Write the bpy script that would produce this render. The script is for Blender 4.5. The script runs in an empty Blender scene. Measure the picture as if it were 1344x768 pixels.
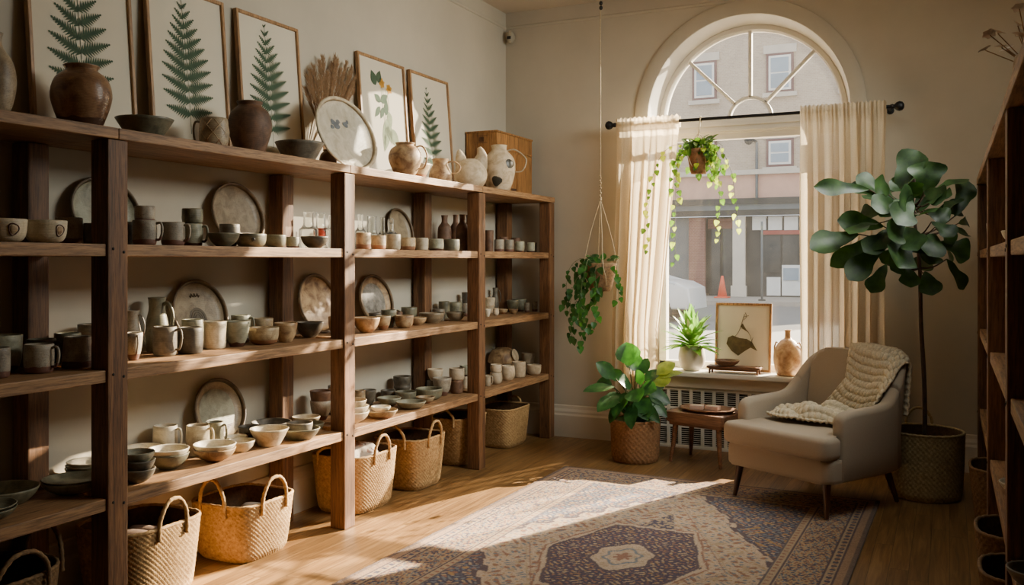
import bpy, bmesh, math, random
import numpy as np
from mathutils import Vector, Matrix
random.seed(7)
rng = np.random.default_rng(11)
PI = math.pi
SC = bpy.context.scene
COL = SC.collection

# ------------------------------------------------------------------ camera
CAMZ = 1.4
YAW = math.radians(25.5)
FPX = 1203.0
CX, HY = 672.0, 342.0          # principal column, horizon row (image is 1344 x 768)
SN, CS = math.sin(YAW), math.cos(YAW)
cam_d = bpy.data.cameras.new('camera')
cam = bpy.data.objects.new('camera', cam_d)
COL.objects.link(cam)
cam.location = (0, 0, CAMZ)
cam.rotation_euler = (PI / 2, 0, YAW)
cam_d.sensor_width = 36.0
cam_d.lens = 36.0 * FPX / 1344.0
cam_d.shift_y = -(384.0 - HY) / 1344.0
cam_d.clip_start = 0.05
cam_d.clip_end = 300
SC.camera = cam

def pd(u, v, d):
    """world point seen at pixel (u, v) at depth d"""
    l = (u - CX) / FPX * d
    return Vector((l * CS - d * SN, l * SN + d * CS, CAMZ - (v - HY) / FPX * d))
def depth(p):
    return -SN * p[0] + CS * p[1]
def onX(u, v, X):
    k = (u - CX) / FPX
    return pd(u, v, X / (k * CS - SN))
def onY(u, v, Y):
    k = (u - CX) / FPX
    return pd(u, v, Y / (k * SN + CS))
def onZ(u, v, Z):
    return pd(u, v, (CAMZ - Z) * FPX / (v - HY))

# ------------------------------------------------------------------ room numbers
WALL_L = -3.29      # inner face of the long wall
WALL_B = 6.78       # inner face of the window wall
WALL_R = 0.70
WALL_N = -2.2       # behind the camera
CEIL = 3.43
GLASS_Y = 7.0
WX, WR, WSPR = -1.35, 0.73, 2.47    # window centre, opening radius, springing height
SILL = 0.575
SF, SBK = -2.83, -3.27              # front and back of the long shelf
LV = [0.51, 0.99, 1.462, 1.90]      # shelf tops

# ------------------------------------------------------------------ object helpers
def link(o, parent=None):
    COL.objects.link(o)
    if parent is not None:
        o.parent = parent
    return o
def tag(o, label=None, cat=None, group=None, kind=None):
    if label: o['label'] = label
    if cat: o['category'] = cat
    if group: o['group'] = group
    if kind: o['kind'] = kind
    return o
def empty(name, loc, rz=0.0):
    o = bpy.data.objects.new(name, None)
    o.empty_display_size = 0.05
    o.location = loc
    o.rotation_euler = (0, 0, rz)
    return link(o)

class MB:
    """collects shapes, builds ONE mesh object"""
    def __init__(self):
        self.v = []; self.f = []
    def add(self, vs, fs):
        b = len(self.v)
        self.v.extend([tuple(p) for p in vs])
        self.f.extend([tuple(i + b for i in q) for q in fs])
        return self
    def box(self, a, b, bev=0.0, seg=2, M=None):
        x0, y0, z0 = a; x1, y1, z1 = b
        bm = bmesh.new()
        bmesh.ops.create_cube(bm, size=1.0)
        for w in bm.verts:
            w.co = Vector(((x0 + x1) / 2 + w.co.x * (x1 - x0), (y0 + y1) / 2 + w.co.y * (y1 - y0), (z0 + z1) / 2 + w.co.z * (z1 - z0)))
        if bev > 0:
            bmesh.ops.bevel(bm, geom=bm.edges[:], offset=bev, segments=seg, profile=0.6, affect='EDGES', clamp_overlap=True)
        return self.bm(bm, M)
    def bm(self, bm, M=None):
        bm.verts.index_update()
        vs = [(M @ w.co if M else w.co.copy()) for w in bm.verts]
        fs = [[w.index for w in q.verts] for q in bm.faces]
        bm.free()
        return self.add(vs, fs)
    def grid(self, rows, closed_u=False, flip=False):
        """rows: list of equal length point lists"""
        n, m = len(rows), len(rows[0])
        vs = [p for r in rows for p in r]
        fs = []
        for i in range(n - 1):
            for j in range(m if closed_u else m - 1):
                a = i * m + j; b = i * m + (j + 1) % m
                q = (a, b, b + m, a + m)
                fs.append(q[::-1] if flip else q)
        return self.add(vs, fs)
    def lathe(self, prof, seg=28, wob=0.0, ph=0.0, M=None, sq=None):
        rows = []
        for k, (r, z) in enumerate(prof):
            row = []
            for j in range(seg):
                a = 2 * PI * j / seg
                rr = r * (1 + wob * math.sin(2 * a + ph) + wob * .6 * math.sin(3 * a + 1.7 * ph + z * 9))
                if sq: rr *= sq(a)
                p = Vector((rr * math.cos(a), rr * math.sin(a), z))
                row.append(M @ p if M else p)
            rows.append(row)
        return self.grid(rows, True)
    def tube(self, pts, r, seg=8, cap=True, r1=None):
        pts = [Vector(p) for p in pts]
        n = len(pts)
        rows = []
        up = Vector((0, 0, 1))
        prev = None
        for i, p in enumerate(pts):
            t = (pts[min(i + 1, n - 1)] - pts[max(i - 1, 0)])
            if t.length < 1e-9: t = Vector((0, 0, 1))
            t.normalize()
            if prev is None:
                ref = up if abs(t.z) < .9 else Vector((1, 0, 0))
                s = t.cross(ref).normalized()
            else:
                s = (prev - t * prev.dot(t))
                s = s.normalized() if s.length > 1e-6 else t.orthogonal().normalized()
            prev = s
            w = t.cross(s)
            rr = r if r1 is None else r + (r1 - r) * i / max(1, n - 1)
            if callable(r): rr = r(i / max(1, n - 1))
            rows.append([p + (s * math.cos(a) + w * math.sin(a)) * rr for a in [2 * PI * j / seg for j in range(seg)]])
        b = len(self.v)
        self.grid(rows, True)
        if cap:
            self.f.append(tuple(b + j for j in range(seg))[::-1])
            self.f.append(tuple(b + (n - 1) * seg + j for j in range(seg)))
        return self
    def prism(self, poly, z0, z1, bev=0.0, seg=3, M=None):
        bm = bmesh.new()
        lo = [bm.verts.new((p[0], p[1], z0)) for p in poly]
        hi = [bm.verts.new((p[0], p[1], z1)) for p in poly]
        bm.faces.new(lo[::-1]); bm.faces.new(hi)
        n = len(poly)
        for i in range(n):
            bm.faces.new((lo[i], lo[(i + 1) % n], hi[(i + 1) % n], hi[i]))
        if bev > 0:
            es = [e for e in bm.edges if abs(e.verts[0].co.z - e.verts[1].co.z) < 1e-6]
            bmesh.ops.bevel(bm, geom=es, offset=bev, segments=seg, profile=.5, affect='EDGES', clamp_overlap=True)
        return self.bm(bm, M)
    def sphere(self, c, r, seg=16, rings=10, sx=1, sy=1, sz=1):
        prof = [(r * math.sin(PI * k / rings), -r * math.cos(PI * k / rings)) for k in range(rings + 1)]
        M = Matrix.Translation(Vector(c)) @ Matrix.Diagonal((sx, sy, sz, 1))
        return self.lathe(prof, seg, M=M)
    def build(self, name, mat, parent=None, smooth=True, loc=None, ang=None):
        me = bpy.data.meshes.new(name)
        me.from_pydata(self.v, [], self.f)
        me.validate()
        if smooth:
            me.polygons.foreach_set('use_smooth', [True] * len(me.polygons))
            if ang is not None:
                try: me.set_sharp_from_angle(angle=math.radians(ang))
                except Exception: pass
        me.materials.append(mat)
        me.update()
        o = bpy.data.objects.new(name, me)
        if loc is not None: o.location = loc
        return link(o, parent)

def spline(pts, n=4):
    """Catmull-Rom through pts (tuples of any length)"""
    P = [np.array(p, float) for p in pts]
    out = []
    for i in range(len(P) - 1):
        p0, p1, p2, p3 = P[max(i - 1, 0)], P[i], P[i + 1], P[min(i + 2, len(P) - 1)]
        for k in range(n):
            t = k / n
            out.append(.5 * ((2 * p1) + (-p0 + p2) * t + (2 * p0 - 5 * p1 + 4 * p2 - p3) * t * t + (-p0 + 3 * p1 - 3 * p2 + p3) * t ** 3))
    out.append(P[-1])
    return [tuple(q) for q in out]

# ------------------------------------------------------------------ materials
class NT:
    def __init__(self, name):
        self.m = bpy.data.materials.new(name); self.m.use_nodes = True
        self.t = self.m.node_tree; self.n = self.t.nodes; self.l = self.t.links
        self.b = self.n['Principled BSDF']; self.out = self.n['Material Output']
    def node(self, t, **kw):
        x = self.n.new(t)
        for k, v in kw.items():
            if k.startswith('_'): setattr(x, k[1:], v)
            else: x.inputs[k.replace('_', ' ')].default_value = v
        return x
    def L(self, a, b): self.l.new(a, b)
    def coords(self, kind='Object', scale=(1, 1, 1), rot=(0, 0, 0)):
        tc = self.n.new('ShaderNodeTexCoord'); mp = self.n.new('ShaderNodeMapping')
        mp.inputs['Scale'].default_value = scale; mp.inputs['Rotation'].default_value = rot
        self.L(tc.outputs[kind], mp.inputs['Vector']); return mp.outputs['Vector']
    def noise(self, vec, scale, detail=4, rough=.55, dist=0.0):
        x = self.node('ShaderNodeTexNoise', Scale=scale, Detail=detail, Roughness=rough, Distortion=dist)
        if vec is not None: self.L(vec, x.inputs['Vector'])
        return x.outputs['Fac']
    def ramp(self, fac, stops):
        r = self.n.new('ShaderNodeValToRGB'); e = r.color_ramp.elements
        while len(e) < len(stops): e.new(.5)
        for k, (p, c) in enumerate(stops):
            e[k].position = p; e[k].color = (*c, 1)
        self.L(fac, r.inputs['Fac']); return r.outputs['Color']
    def mix(self, fac, a, b, mode='MIX'):
        x = self.n.new('ShaderNodeMix'); x.data_type = 'RGBA'; x.blend_type = mode
        for s, i in ((fac, 0), (a, 6), (b, 7)):
            if hasattr(s, 'links'): self.L(s, x.inputs[i])
            elif i == 0: x.inputs[0].default_value = s
            else: x.inputs[i].default_value = (*s, 1)
        return x.outputs[2]
    def math(self, op, a, b=0.0, clamp=False):
        x = self.n.new('ShaderNodeMath'); x.operation = op; x.use_clamp = clamp
        for s, i in ((a, 0), (b, 1)):
            if hasattr(s, 'links'): self.L(s, x.inputs[i])
            else: x.inputs[i].default_value = s
        return x.outputs[0]
    def bump(self, h, strength=.3, dist=.01):
        x = self.node('ShaderNodeBump', Strength=strength, Distance=dist)
        self.L(h, x.inputs['Height']); self.L(x.outputs['Normal'], self.b.inputs['Normal'])
    def col(self, c):
        if hasattr(c, 'links'): self.L(c, self.b.inputs['Base Color'])
        else: self.b.inputs['Base Color'].default_value = (*c, 1)
    def set(self, **kw):
        for k, v in kw.items(): self.b.inputs[k.replace('_', ' ')].default_value = v
        return self

def srgb(r, g, b):
    f = lambda c: (c / 255 / 12.92) if c / 255 <= .04045 else ((c / 255 + .055) / 1.055) ** 2.4
    return (f(r), f(g), f(b))
def mul(c, k): return tuple(min(1, x * k) for x in c)

def plain(name, c, rough=.6, var=.12, scale=14, bump=.1, metal=0.0, bscale=None):
    t = NT(name); v = t.coords()
    n = t.noise(v, scale, 5)
    t.col(t.ramp(n, [(.3, mul(c, 1 - var)), (.7, mul(c, 1 + var))]))
    t.set(Roughness=rough, Metallic=metal)
    if bump: t.bump(t.noise(v, bscale or scale * 6, 3), bump, .003)
    return t.m

def wood(name, c0, c1, axis, rough=.6, k=1.0, bump=.25):
    t = NT(name)
    sc = [26 * k, 26 * k, 26 * k]; sc[axis] = 1.6 * k
    v = t.coords('Object', sc)
    oi = t.n.new('ShaderNodeObjectInfo')
    vo = t.node('ShaderNodeVectorMath', _operation='ADD')
    cmb = t.n.new('ShaderNodeCombineXYZ')
    t.L(t.math('MULTIPLY', oi.outputs['Random'], 40.0), cmb.inputs[0]); t.L(t.math('MULTIPLY', oi.outputs['Random'], 17.0), cmb.inputs[2])
    t.L(v, vo.inputs[0]); t.L(cmb.outputs[0], vo.inputs[1])
    g = t.noise(vo.outputs[0], 1.0, 7, .62, 1.2)
    f = t.noise(vo.outputs[0], 5.0, 4, .7)
    base = t.ramp(g, [(.25, c0), (.5, tuple((a + b) / 2 for a, b in zip(c0, c1))), (.75, c1)])
    dark = t.ramp(f, [(.36, (.36, .32, .28)), (.56, (1, 1, 1))])
    t.col(t.mix(.85, base, dark, 'MULTIPLY'))
    t.set(Roughness=rough)
    t.bump(t.math('ADD', g, f), bump, .004)
    return t.m

def glaze(name, c, c2=None, foot=None, rough=.45, speck=.25, foot_h=.16):
    """stoneware: mottled glaze, dark speckles, bare clay at the foot"""
    t = NT(name)
    v = t.coords('Object')
    oi = t.n.new('ShaderNodeObjectInfo')
    vo = t.node('ShaderNodeVectorMath', _operation='ADD')
    cmb = t.n.new('ShaderNodeCombineXYZ')
    for i in range(3): t.L(t.math('MULTIPLY', oi.outputs['Random'], 30.0 + 7 * i), cmb.inputs[i])
    t.L(v, vo.inputs[0]); t.L(cmb.outputs[0], vo.inputs[1])
    p = vo.outputs[0]
    big = t.noise(p, 16, 4, .6, .6)
    c2 = c2 or mul(c, .6)
    a = t.ramp(big, [(.35, c2), (.62, c)])
    sp = t.noise(p, 260, 2, .5)
    s = t.ramp(sp, [(.36, (.35, .3, .25)), (.44, (1, 1, 1))])
    a = t.mix(speck, a, s, 'MULTIPLY')
    val = t.n.new('ShaderNodeHueSaturation')
    t.L(a, val.inputs['Color'])
    t.L(t.math('ADD', t.math('MULTIPLY', oi.outputs['Random'], .5), .75), val.inputs['Value'])
    a = val.outputs[0]
    if foot:
        g = t.n.new('ShaderNodeTexCoord'); sx = t.n.new('ShaderNodeSeparateXYZ'); t.L(g.outputs['Generated'], sx.inputs[0])
        e = t.math('ADD', sx.outputs[2], t.math('MULTIPLY', t.math('SUBTRACT', t.noise(p, 22, 2), .5), .14))
        k = t.math('LESS_THAN', e, foot_h)
        a = t.mix(k, a, foot)
    t.col(a)
    t.set(Roughness=rough)
    rings = t.node('ShaderNodeTexWave', _wave_type='BANDS', _bands_direction='Z', Scale=55.0, Distortion=1.5, Detail=2.0)
    t.L(v, rings.inputs['Vector'])
    t.bump(t.math('ADD', t.math('MULTIPLY', rings.outputs['Fac'], .6), big), .18, .004)
    return t.m

def weave(name, c0, c1, rough=.8):
    t = NT(name); v = t.coords('Object')
    n = t.noise(v, 60, 4, .7); n2 = t.noise(v, 7, 3)
    a = t.ramp(n, [(.3, c0), (.7, c1)])
    t.col(t.mix(.5, a, t.ramp(n2, [(.3, (.7, .66, .6)), (.7, (1, 1, 1))]), 'MULTIPLY'))
    t.set(Roughness=rough)
    t.bump(t.noise(v, 170, 3), .4, .004)
    return t.m

def leafmat(name, c0, c1, trans=.35, rough=.4):
    t = NT(name); v = t.coords('Object')
    n = t.noise(v, 14, 3)
    c = t.ramp(n, [(.3, c0), (.7, c1)])
    t.col(c); t.set(Roughness=rough)
    tr = t.n.new('ShaderNodeBsdfTranslucent')
    t.L(t.mix(1.0, c, (1.6, 1.7, .7), 'MULTIPLY'), tr.inputs['Color'])
    mx = t.n.new('ShaderNodeMixShader'); mx.inputs[0].default_value = trans
    t.L(t.b.outputs[0], mx.inputs[1]); t.L(tr.outputs[0], mx.inputs[2]); t.L(mx.outputs[0], t.out.inputs[0])
    return t.m

M = {}
def wallmat(name, c):
    t = NT(name); v = t.coords('Object')
    n = t.noise(v, 2.2, 5, .6); f = t.noise(v, 90, 3)
    t.col(t.ramp(n, [(.3, mul(c, .93)), (.7, mul(c, 1.05))]))
    t.set(Roughness=.85); t.bump(t.math('ADD', f, t.math('MULTIPLY', n, 2.0)), .08, .004)
    return t.m
M['wall'] = wallmat('wall_plaster', (.50, .45, .355))
M['ceil'] = wallmat('ceiling_paint', (.60, .53, .43))
M['trim'] = plain('trim_paint', (.62, .56, .46), .5, .05, 5, .04)
M['white'] = plain('window_paint', (.74, .70, .62), .42, .05, 6, .05)
M['postz'] = wood('post_wood', srgb(72, 44, 25), srgb(148, 102, 62), 2)
M['boardy'] = wood('board_wood', srgb(104, 70, 42), srgb(190, 146, 100), 1)
M['boardx'] = wood('crate_wood', srgb(124, 80, 38), srgb(196, 140, 76), 2)
M['dkwood'] = wood('dark_wood', srgb(46, 27, 17), srgb(98, 62, 40), 2)
M['frame'] = wood('frame_oak', srgb(142, 102, 62), srgb(194, 150, 100), 2, .45)
M['tablew'] = wood('table_wood', srgb(92, 60, 40), srgb(150, 104, 72), 0, .5)
M['tray'] = wood('tray_wood', srgb(100, 68, 48), srgb(160, 116, 82), 0, .5)
M['clay'] = srgb(84, 52, 36)
fo = srgb(78, 46, 34)
M['g_sage'] = glaze('sage_glaze', srgb(166, 162, 138), srgb(126, 122, 100), fo)
M['g_olive'] = glaze('olive_glaze', srgb(128, 122, 98), srgb(86, 82, 64), None)
M['g_dark'] = glaze('dark_glaze', srgb(112, 102, 86), srgb(74, 66, 54), None, .5)
M['g_brown'] = glaze('brown_glaze', srgb(140, 106, 76), srgb(92, 62, 42), srgb(76, 50, 36), .28, .2, .2)
M['g_cream'] = glaze('cream_glaze', srgb(214, 200, 172), srgb(176, 158, 128), None, .42)
M['g_sand'] = glaze('sand_glaze', srgb(196, 172, 134), srgb(140, 112, 78), srgb(142, 96, 66), .45, .3, .3)
M['g_tan'] = glaze('tan_glaze', srgb(182, 152, 112), srgb(116, 84, 56), None, .5, .3)
M['g_grey'] = glaze('grey_speckle_glaze', srgb(170, 158, 138), srgb(130, 118, 102), srgb(110, 74, 60), .5, .5, .22)
M['g_white'] = glaze('white_glaze', srgb(226, 216, 194), srgb(196, 184, 158), None, .38, .2)
M['g_plate'] = glaze('plate_glaze', srgb(162, 144, 116), srgb(126, 108, 84), None, .42, .4)
M['g_rust'] = glaze('rust_clay', srgb(128, 92, 66), srgb(90, 62, 44), None, .62, .2)
M['g_pale'] = glaze('pale_clay', srgb(206, 188, 160), srgb(170, 148, 118), None, .7, .2)
M['g_amber'] = glaze('amber_glaze', srgb(216, 182, 140), srgb(164, 118, 80), None, .3, .2)
M['ink'] = plain('relief_clay', srgb(96, 82, 62), .6, .2, 40, .1)
M['motif'] = plain('motif_brown', srgb(86, 48, 30), .5, .2, 40, 0)
M['spot'] = plain('spot_glaze', srgb(62, 58, 48), .35, .3, 40, .1)
M['blueflower'] = plain('blue_decoration', srgb(104, 108, 112), .5, .2, 40, 0)
M['basket'] = weave('seagrass_weave', srgb(142, 104, 60), srgb(212, 174, 118))
M['basket_dk'] = weave('dark_seagrass', srgb(84, 60, 36), srgb(146, 112, 72))
M['jute'] = weave('jute_weave', srgb(128, 110, 72), srgb(186, 164, 118))
M['rattan'] = weave('rattan_weave', srgb(112, 78, 48), srgb(168, 124, 82))
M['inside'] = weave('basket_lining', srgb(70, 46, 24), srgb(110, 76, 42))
M['rope'] = weave('cotton_rope', srgb(176, 158, 126), srgb(212, 196, 164))
M['linen'] = plain('folded_linen', srgb(206, 192, 176), .9, .1, 30, .2)
M['greycloth'] = plain('grey_cloth', srgb(112, 112, 104), .9, .3, 12, .3)
M['soil'] = plain('potting_soil', (.03, .02, .014), .95, .4, 40, .6)
M['paper'] = plain('print_paper', srgb(212, 202, 180), .8, .02, 3, .02)
M['fern_ink'] = plain('fern_print_green', srgb(64, 84, 60), .8, .2, 30, 0)
M['petal_ink'] = plain('petal_print_yellow', srgb(206, 150, 54), .8, .15, 30, 0)
M['sage_ink'] = plain('leaf_print_sage', srgb(132, 142, 112), .8, .15, 30, 0)
M['root_ink'] = plain('bulb_print_brown', srgb(92, 78, 44), .8, .3, 30, 0)
M['chair'] = plain('chair_linen', srgb(168, 152, 132), .92, .05, 200, .25, 0, 420)
M['leg'] = wood('walnut_leg', srgb(54, 28, 16), srgb(100, 58, 34), 2, .35)
M['blackmetal'] = plain('black_iron', (.012, .011, .011), .45, .1, 20, .05, .4)
M['camwhite'] = plain('camera_plastic', srgb(176, 164, 142), .4, .02, 10, 0)
M['screw'] = plain('screw_steel', srgb(150, 146, 138), .35, .1, 50, 0, .8)
M['hole'] = plain('screw_hole', (.01, .008, .006), .8, .1, 50, 0)
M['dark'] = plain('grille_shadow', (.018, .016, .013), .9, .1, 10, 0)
M['leaf_fig'] = leafmat('fig_leaf', srgb(22, 44, 20), srgb(54, 82, 36), .22, .45)
M['leaf_dark'] = leafmat('dark_leaf', srgb(28, 62, 32), srgb(62, 112, 50), .3, .35)
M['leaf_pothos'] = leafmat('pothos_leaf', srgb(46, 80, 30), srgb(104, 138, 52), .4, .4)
M['leaf_lit'] = leafmat('sunlit_leaf', srgb(120, 140, 40), srgb(180, 190, 80), .5, .45)  # lit copy of the leaf green, yellow sunlight put into the colour
M['leaf_drac'] = leafmat('dracaena_leaf', srgb(70, 122, 54), srgb(132, 172, 92), .4, .4)
M['leaf_cream'] = leafmat('cream_leaf', srgb(206, 206, 176), srgb(236, 234, 214), .35, .5)
M['stem'] = plain('green_stem', srgb(72, 86, 40), .6, .2, 20, .1)
M['bark'] = plain('fig_bark', srgb(74, 54, 38), .85, .3, 30, .5)
M['vpot'] = plain('white_pot_glaze', srgb(208, 200, 184), .5, .05, 14, .08)
M['dried'] = plain('dried_grass', srgb(150, 116, 82), .95, .25, 40, .2)

def glassmat(name, tint, haze=.05, spec=.08):
    t = NT(name)
    tr = t.n.new('ShaderNodeBsdfTransparent'); tr.inputs[0].default_value = (*tint, 1)
    gl = t.n.new('ShaderNodeBsdfGlossy'); gl.inputs['Roughness'].default_value = .03
    fr = t.n.new('ShaderNodeFresnel'); fr.inputs['IOR'].default_value = 1.35
    mx = t.n.new('ShaderNodeMixShader')
    t.L(fr.outputs[0], mx.inputs[0]); t.L(tr.outputs[0], mx.inputs[1]); t.L(gl.outputs[0], mx.inputs[2])
    if haze:
        di = t.n.new('ShaderNodeBsdfTranslucent'); di.inputs[0].default_value = (.9, .88, .84, 1)
        v = t.coords('Object'); n = t.noise(v, 5, 6, .65); sp = t.noise(v, 120, 2)
        k = t.math('MULTIPLY', t.math('ADD', n, t.math('MULTIPLY', t.math('GREATER_THAN', sp, .68), 1.2)), haze * 2)
        m2 = t.n.new('ShaderNodeMixShader')
        t.L(k, m2.inputs[0]); t.L(mx.outputs[0], m2.inputs[1]); t.L(di.outputs[0], m2.inputs[2])
        t.L(m2.outputs[0], t.out.inputs[0])
    else:
        t.L(mx.outputs[0], t.out.inputs[0])
    return t.m
M['pane'] = glassmat('window_glass', (.93, .94, .93), .008)
M['clearglass'] = glassmat('bottle_glass', (.96, .965, .95), .045)
M['redglass'] = glassmat('red_tinted_glass', (.7, .25, .18), 0)

def sheer(name, c):
    t = NT(name); v = t.coords('Object', (240, 240, 240))
    ck = t.noise(v, 1.0, 2)
    cc = t.ramp(ck, [(.35, mul(c, .85)), (.65, c)])
    di = t.n.new('ShaderNodeBsdfDiffuse'); tl = t.n.new('ShaderNodeBsdfTranslucent'); tp = t.n.new('ShaderNodeBsdfTransparent')
    t.L(cc, di.inputs[0]); t.L(cc, tl.inputs[0])
    a = t.n.new('ShaderNodeMixShader'); a.inputs[0].default_value = .55
    t.L(di.outputs[0], a.inputs[1]); t.L(tl.outputs[0], a.inputs[2])
    b = t.n.new('ShaderNodeMixShader'); b.inputs[0].default_value = .10
    t.L(a.outputs[0], b.inputs[1]); t.L(tp.outputs[0], b.inputs[2]); t.L(b.outputs[0], t.out.inputs[0])
    return t.m
M['sheer'] = sheer('sheer_linen', (.68, .565, .395))

def attrmat(name, rough=.95, bump=.6):
    t = NT(name)
    a = t.n.new('ShaderNodeAttribute'); a.attribute_name = 'tint'
    v = t.coords('Object')
    n = t.noise(v, 220, 3, .7); n2 = t.noise(v, 4, 4)
    c = t.mix(.55, a.outputs['Color'], t.ramp(n, [(.3, (.55, .52, .5)), (.65, (1.1, 1.08, 1.05))]), 'MULTIPLY')
    c = t.mix(.5, c, t.ramp(n2, [(.3, (.75, .72, .7)), (.7, (1.05, 1.05, 1.05))]), 'MULTIPLY')
    t.col(c); t.set(Roughness=rough); t.bump(n, bump, .006)
    return t.m
M['rug'] = attrmat('rug_pile')

def floormat():
    t = NT('oak_floor')
    tc = t.n.new('ShaderNodeTexCoord'); sx = t.n.new('ShaderNodeSeparateXYZ'); t.L(tc.outputs['Object'], sx.inputs[0])
    W = .083
    px = t.math('DIVIDE', sx.outputs[0], W)
    row = t.math('FLOOR', px)
    wn = t.n.new('ShaderNodeTexWhiteNoise'); wn.noise_dimensions = '1D'; t.L(row, wn.inputs['W'])
    off = t.math('MULTIPLY', wn.outputs['Value'], 3.0)
    py = t.math('DIVIDE', t.math('ADD', sx.outputs[1], off), 1.15)
    colm = t.math('FLOOR', py)
    w2 = t.n.new('ShaderNodeTexWhiteNoise'); w2.noise_dimensions = '2D'
    cb = t.n.new('ShaderNodeCombineXYZ'); t.L(row, cb.inputs[0]); t.L(colm, cb.inputs[1]); t.L(cb.outputs[0], w2.inputs['Vector'])
    tone = w2.outputs['Value']
    gv = t.n.new('ShaderNodeCombineXYZ')
    t.L(t.math('ADD', t.math('MULTIPLY', sx.outputs[0], 42.0), t.math('MULTIPLY', tone, 60.0)), gv.inputs[0])
    t.L(t.math('MULTIPLY', sx.outputs[1], 2.2), gv.inputs[1]); t.L(t.math('MULTIPLY', tone, 19.0), gv.inputs[2])
    g = t.noise(gv.outputs[0], 1.0, 7, .6, 1.0)
    c = t.ramp(g, [(.25, srgb(90, 64, 36)), (.5, srgb(130, 97, 57)), (.78, srgb(164, 129, 82))])
    tn = t.ramp(tone, [(0, (.72, .69, .66)), (1, (1.12, 1.08, 1.02))])
    c = t.mix(1.0, c, tn, 'MULTIPLY')
    fx = t.math('FRACT', px); fy = t.math('FRACT', py)
    gap = t.math('MAXIMUM', t.math('LESS_THAN', fx, .022), t.math('LESS_THAN', fy, .0022))
    c = t.mix(gap, c, (.02, .012, .007))
    t.col(c)
    t.set(Roughness=.42)
    t.bump(t.math('SUBTRACT', t.math('MULTIPLY', g, .35), gap), .25, .003)
    return t.m
M['floor'] = floormat()
# ================================================================== ROOM SHELL
def struct(name, mb, m, parent=None, smooth=False, ang=None):
    o = mb.build(name, m, parent, smooth=smooth, ang=ang)
    if parent is None: o['kind'] = 'structure'
    return o
struct('floor', MB().box((WALL_L - .2, WALL_N - .2, -.12), (WALL_R + .2, 7.12, 0)), M['floor'])
struct('ceiling', MB().box((WALL_L - .2, WALL_N - .2, CEIL), (WALL_R + .2, 7.12, CEIL + .12)), M['ceil'])
struct('wall_left', MB().box((WALL_L - .2, WALL_N - .2, 0), (WALL_L, 7.12, CEIL)), M['wall'])
struct('wall_right', MB().box((WALL_R, WALL_N - .2, 0), (WALL_R + .2, 7.12, CEIL)), M['wall'])
struct('wall_front', MB().box((WALL_L, WALL_N - .2, 0), (WALL_R, WALL_N, CEIL)), M['wall'])

NA = 40
def arch(r, cx=WX, zs=WSPR, n=NA):
    return [(cx - r * math.cos(PI * k / n), zs + r * math.sin(PI * k / n)) for k in range(n + 1)]
# window wall: sheet with the arched opening, reveal, outer sheet
HB = SILL - .04
def wall_sheet(mb, Y, r, flip):
    x0, x1 = WALL_L, WALL_R
    q = []
    mb_pts = []
    def quad(a, b, c, d):
        f = [(a[0], Y, a[1]), (b[0], Y, b[1]), (c[0], Y, c[1]), (d[0], Y, d[1])]
        mb.add(f, [(0, 1, 2, 3) if not flip else (3, 2, 1, 0)])
    quad((x0, 0), (x1, 0), (x1, HB), (x0, HB))
    quad((x0, HB), (WX - r, HB), (WX - r, WSPR), (x0, WSPR))
    quad((WX + r, HB), (x1, HB), (x1, WSPR), (WX + r, WSPR))
    A = arch(r)
    quad((x0, WSPR), A[0], (A[0][0], CEIL), (x0, CEIL))
    quad(A[-1], (x1, WSPR), (x1, CEIL), (A[-1][0], CEIL))
    for i in range(NA):
        quad(A[i], A[i + 1], (A[i + 1][0], CEIL), (A[i][0], CEIL))
mb = MB()
RG = WR - .035
wall_sheet(mb, WALL_B, WR, False)
wall_sheet(mb, 7.12, RG, True)
struct('wall_back', mb, M['wall'])
# white reveal lining the opening
def outline(r): return [(WX - r, HB)] + arch(r) + [(WX + r, HB)]
rows = []
for Y, r in ((WALL_B - .004, WR), (WALL_B + .02, WR - .006), (GLASS_Y - .02, RG), (7.12, RG)):
    rows.append([(x, Y, z) for x, z in outline(r)])
struct('trim_1', MB().grid(rows, flip=True), M['white'], smooth=True, ang=40)
# broad flat casing around the opening
mb = MB()
ro, ri, t = .835, WR + .001, .018
sec = [(ri, 0), (ri, -t * .8), (ri + .012, -t), (ro - .012, -t), (ro, -t * .7), (ro, 0)]
rows = [[(x, WALL_B + dy, z) for x, z in [(WX - r, .0)] + arch(r) + [(WX + r, .0)]] for r, dy in sec]
struct('trim_2', mb.grid(rows), M['wall'], smooth=True, ang=35)
# baseboards
def base_profile(): return [(0, 0), (.030, 0), (.030, .17), (.022, .185), (.022, .20), (.012, .222), (.010, .245), (0, .25)]
mb = MB(); P = base_profile()
mb.grid([[(WALL_L + a, y, z) for a, z in P] for y in (WALL_N, WALL_B)], flip=True)
struct('baseboard_left', mb, M['trim'])
mb = MB()
for xa, xb in ((WALL_L, WX - ro), (WX + ro, WALL_R)):
    mb.grid([[(x, WALL_B - a, z) for a, z in P] for x in (xa, xb)])
struct('baseboard_back', mb, M['trim'])
mb = MB(); mb.grid([[(WALL_R - a, y, z) for a, z in P] for y in (WALL_N, WALL_B)])
struct('baseboard_right', mb, M['trim'])
# thin picture rail high on the two walls
Q = [(0, -.016), (.007, -.012), (.010, 0), (.006, .008), (0, .012)]
mb = MB(); mb.grid([[(WALL_L + a, y, 3.31 + z) for a, z in Q] for y in (WALL_N, WALL_B)], flip=True)
mb.grid([[(x, WALL_B - a, 3.31 + z) for a, z in Q] for x in (WALL_L, WALL_R)])
struct('trim_3', mb, M['wall'])
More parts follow.
